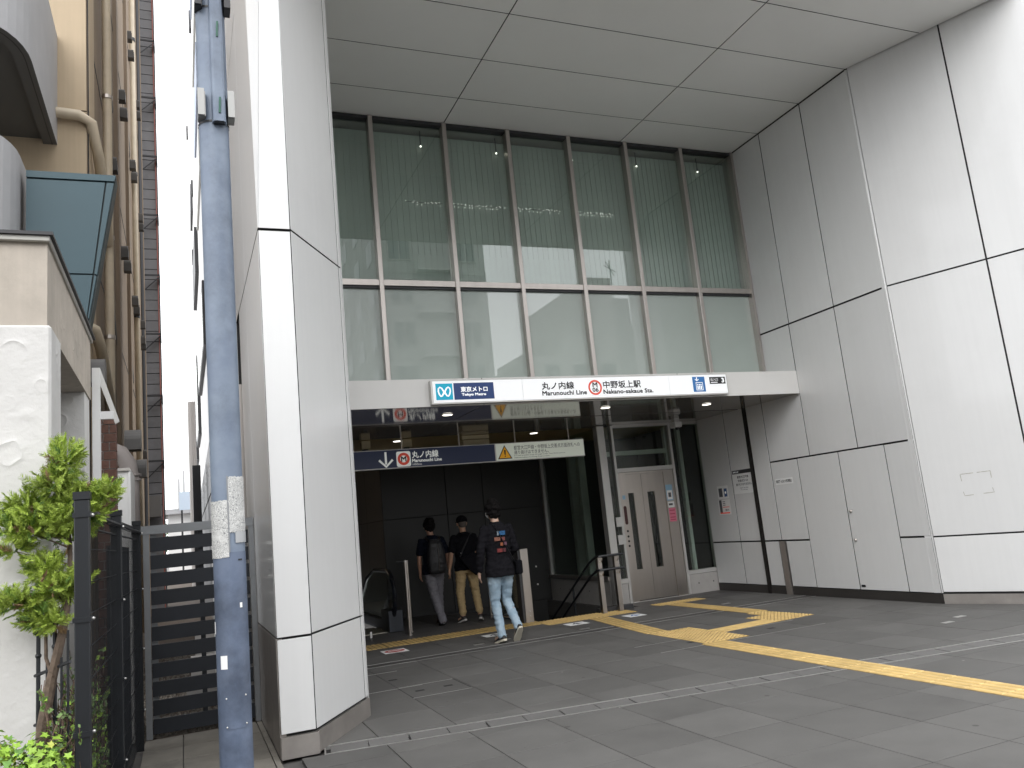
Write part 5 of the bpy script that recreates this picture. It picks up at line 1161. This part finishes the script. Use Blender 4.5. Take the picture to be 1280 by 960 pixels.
# man with graphic sweatshirt, mid stride (right leg trailing with lifted heel)
cfg=dict(id='a',skin=(.50,.33,.25),seed=3,hem=.80,sleeve='long',shirt=SWT,pants=JEAN,shoe=mat('black_sneaker',(.02,.02,.022),.6),sole=mat('off_white_sole',(.62,.58,.48),.6),hair='bob',hairm=HAIR,build=1.02,shirt_ease=.022,head=(-.01,.03),
 legs=[((-.085,0,.89),(-.075,.06,.49),(-.06,-.02,.075),(-.075,.13,.035)),((.085,0,.89),(.100,.10,.50),(.125,-.12,.170),(.130,-.01,.060))],
 arms=[((-.185,0,1.39),(-.255,-.03,1.12),(-.262,.03,.885)),((.185,0,1.39),(.235,-.01,1.12),(.20,.20,1.02))],legw=(.098,.082,.062,.058,.054),cuff=.96)
o,s,H0,M=person('young man in a black sweatshirt with colour prints and light blue jeans striding in',(3.86,10.15,0),math.radians(4),1.82,cfg)
# prints on the back : raised soft patches following the cloth
def backpatch(x,z,wd,ht,col,parent,s,ry=.131,rx=.20):
    mt=mat('print_%02d_%02d_%02d'%tuple(int(c*99) for c in col),tuple(c*.55 for c in col),.9,0,var=.5,vscale=60); v=[];n=4
    for i in range(n+1):
        for j in range(2):
            xx=x-wd/2+wd*i/n; zz=z-ht/2+ht*j; y=-ry*math.sqrt(max(0,1-(xx/rx)**2))-.004; v.append((xx*s,y*s,zz*s))
    raw('print_patch',v,[(2*i,2*i+2,2*i+3,2*i+1) for i in range(n)],mt,parent)
for x,z,wd,ht,c in ((-.045,1.325,.020,.050,(.5,.6,.7)),(.015,1.325,.085,.050,(.04,.18,.42)),(-.055,1.255,.075,.045,(.40,.17,.12)),(.025,1.252,.045,.045,(.28,.09,.08)),(-.005,1.190,.035,.040,(.50,.16,.07)),(.045,1.192,.045,.040,(.30,.14,.20)),(-.035,1.115,.070,.045,(.30,.05,.05)),(.028,1.115,.035,.045,(.18,.05,.06))):
    backpatch(x,z,wd,ht,c,o,s)
st2=MB(); P=[(-.075,-.070,1.435),(-.06,-.118,1.385),(-.02,-.139,1.30),(.04,-.139,1.18),(.10,-.134,1.07),(.16,-.112,.98),(.20,-.06,.93)]; st2.tube([Vector(q)*s for q in P],[(.012,.003)]*7,6); q=st2.build('bag_strap',S_BLK,None); q.parent=o
bg_=MB(); bg_.box(.175*s,.265*s,-.13*s,.03*s,.80*s,.975*s); q=bg_.build('shoulder_bag',BLKC,None,bevel=.02); q.parent=o
mk_=MB(); mk_.ball((H0+Vector((0,.075,-.045)))*s,.062*s,14,10,(1.05,.75,.9)); q=mk_.build('face_mask',PAPER,None,smooth=True); q.parent=o
ph=MB(); ph.box(.145*s,.215*s,.28*s,.29*s,.98*s,1.12*s); q=ph.build('phone',S_BLK,None,bevel=.004); q.parent=o
# man in cap and khaki trousers
cfg=dict(id='b',skin=(.46,.27,.18),seed=17,hem=.84,sleeve='short',shirt=BLKC,pants=KHA,shoe=mat('black_sandal',(.02,.018,.018),.6),sole=mat('pale_sole',(.55,.53,.5),.6),hair='crop',hairm=HAIRG,build=1.04,head=(.0,.03),
 legs=[((-.085,0,.89),(-.125,.04,.49),(-.115,.0,.075),(-.16,.12,.035)),((.085,0,.89),(.14,.03,.49),(.175,-.02,.075),(.22,.10,.035))],
 arms=[((-.19,0,1.39),(-.245,-.03,1.12),(-.275,.03,.88)),((.19,0,1.39),(.235,.05,1.12),(.16,.20,.98))],legw=(.103,.088,.070,.064,.058),cuff=.80,roll=True)
o,s,H0,M=person('man in a black cap and black t-shirt with rolled khaki trousers',(4.33,12.95,0),math.radians(-2),1.70,cfg)
c=MB(); c.ball(H0+Vector((0,-.008,.052)),.110,20,12,(.84,.98,.78)); c.tube([H0+Vector((0,-.02,.028)),H0+Vector((0,-.02,.045))],[(.104,.090)]*2,20); c.box(-.07,.07,.09+H0.y,.175+H0.y,1.635,1.645)
fin('cap',remesh(c,.007,0,0,2),BLKC,o,M)
b=MB(); b.v=[];b.slab([(-.16,-.165,1.04),(.06,-.175,1.12),(.19,-.165,1.10),(.215,-.16,.92),(.17,-.165,.80),(.10,-.17,.745),(-.02,-.175,.86)],(0,-1,0),-.085); fin('sling_bag',remesh(b,.012,.006,2,3),BLKC,o,M)
st2=MB(); st2.tube([Vector(q)*s for q in ((.12,-.06,1.44),(.03,-.128,1.34),(-.06,-.142,1.20),(-.13,-.15,1.07))],[(.018,.004)]*4,6); q=st2.build('bag_strap',S_BLK,None); q.parent=o
for x,z in ((-.115,1.13),(.02,1.055),(.14,1.03)): q=MB().ball(Vector((x,-.185 if z<1.1 else -.160,z))*s,.008,6,5).build('buckle',RIM,None); q.parent=o
# man with backpack and grey trousers
cfg=dict(id='c',skin=(.36,.20,.14),seed=29,hem=.84,sleeve='short',shirt=NAVC,pants=GRYP,shoe=mat('maroon_leather_shoe',(.12,.02,.02),.35),sole=S_BLK,hair='short_curly',hairm=HAIR,build=1.03,head=(-.01,.03),
 legs=[((-.085,0,.89),(-.03,-.02,.50),(.06,-.10,.075),(.07,.05,.035)),((.085,0,.89),(.11,.14,.51),(.14,.22,.10),(.15,.36,.06))],
 arms=[((-.19,0,1.39),(-.245,-.03,1.12),(-.225,.03,.87)),((.19,0,1.39),(.255,-.02,1.12),(.285,.02,.87))],legw=(.105,.088,.072,.068,.066),cuff=.985)
o,s,H0,M=person('man with a black backpack in grey trousers and dark red shoes',(3.80,13.05,0),math.radians(3),1.70,cfg)
b=MB(); loft(b,[(0,-.185,.84,.105,.05),(0,-.195,.88,.150,.075),(0,-.20,1.02,.160,.085),(0,-.195,1.20,.150,.075),(0,-.175,1.33,.125,.06),(0,-.155,1.40,.08,.035)],20); bk=fin('backpack',remesh(b,.010,.006,4,2),mat('black_nylon',(.012,.012,.014),.55,bump=.1,bscale=120),o,M)
q=MB().tube([Vector(p)*s for p in ((.0,-.277,.90),(.005,-.292,1.02),(.01,-.280,1.20),(.015,-.25,1.31))],.0035,5).build('zip',STEEL,None); q.parent=bk
for sx in (1,-1): q=MB().tube([Vector(p)*s for p in ((sx*.10,-.15,1.38),(sx*.11,-.04,1.445),(sx*.12,.09,1.38),(sx*.13,.125,1.25))],[(.022,.006)]*4,6).build('strap',S_BLK,None); q.parent=bk
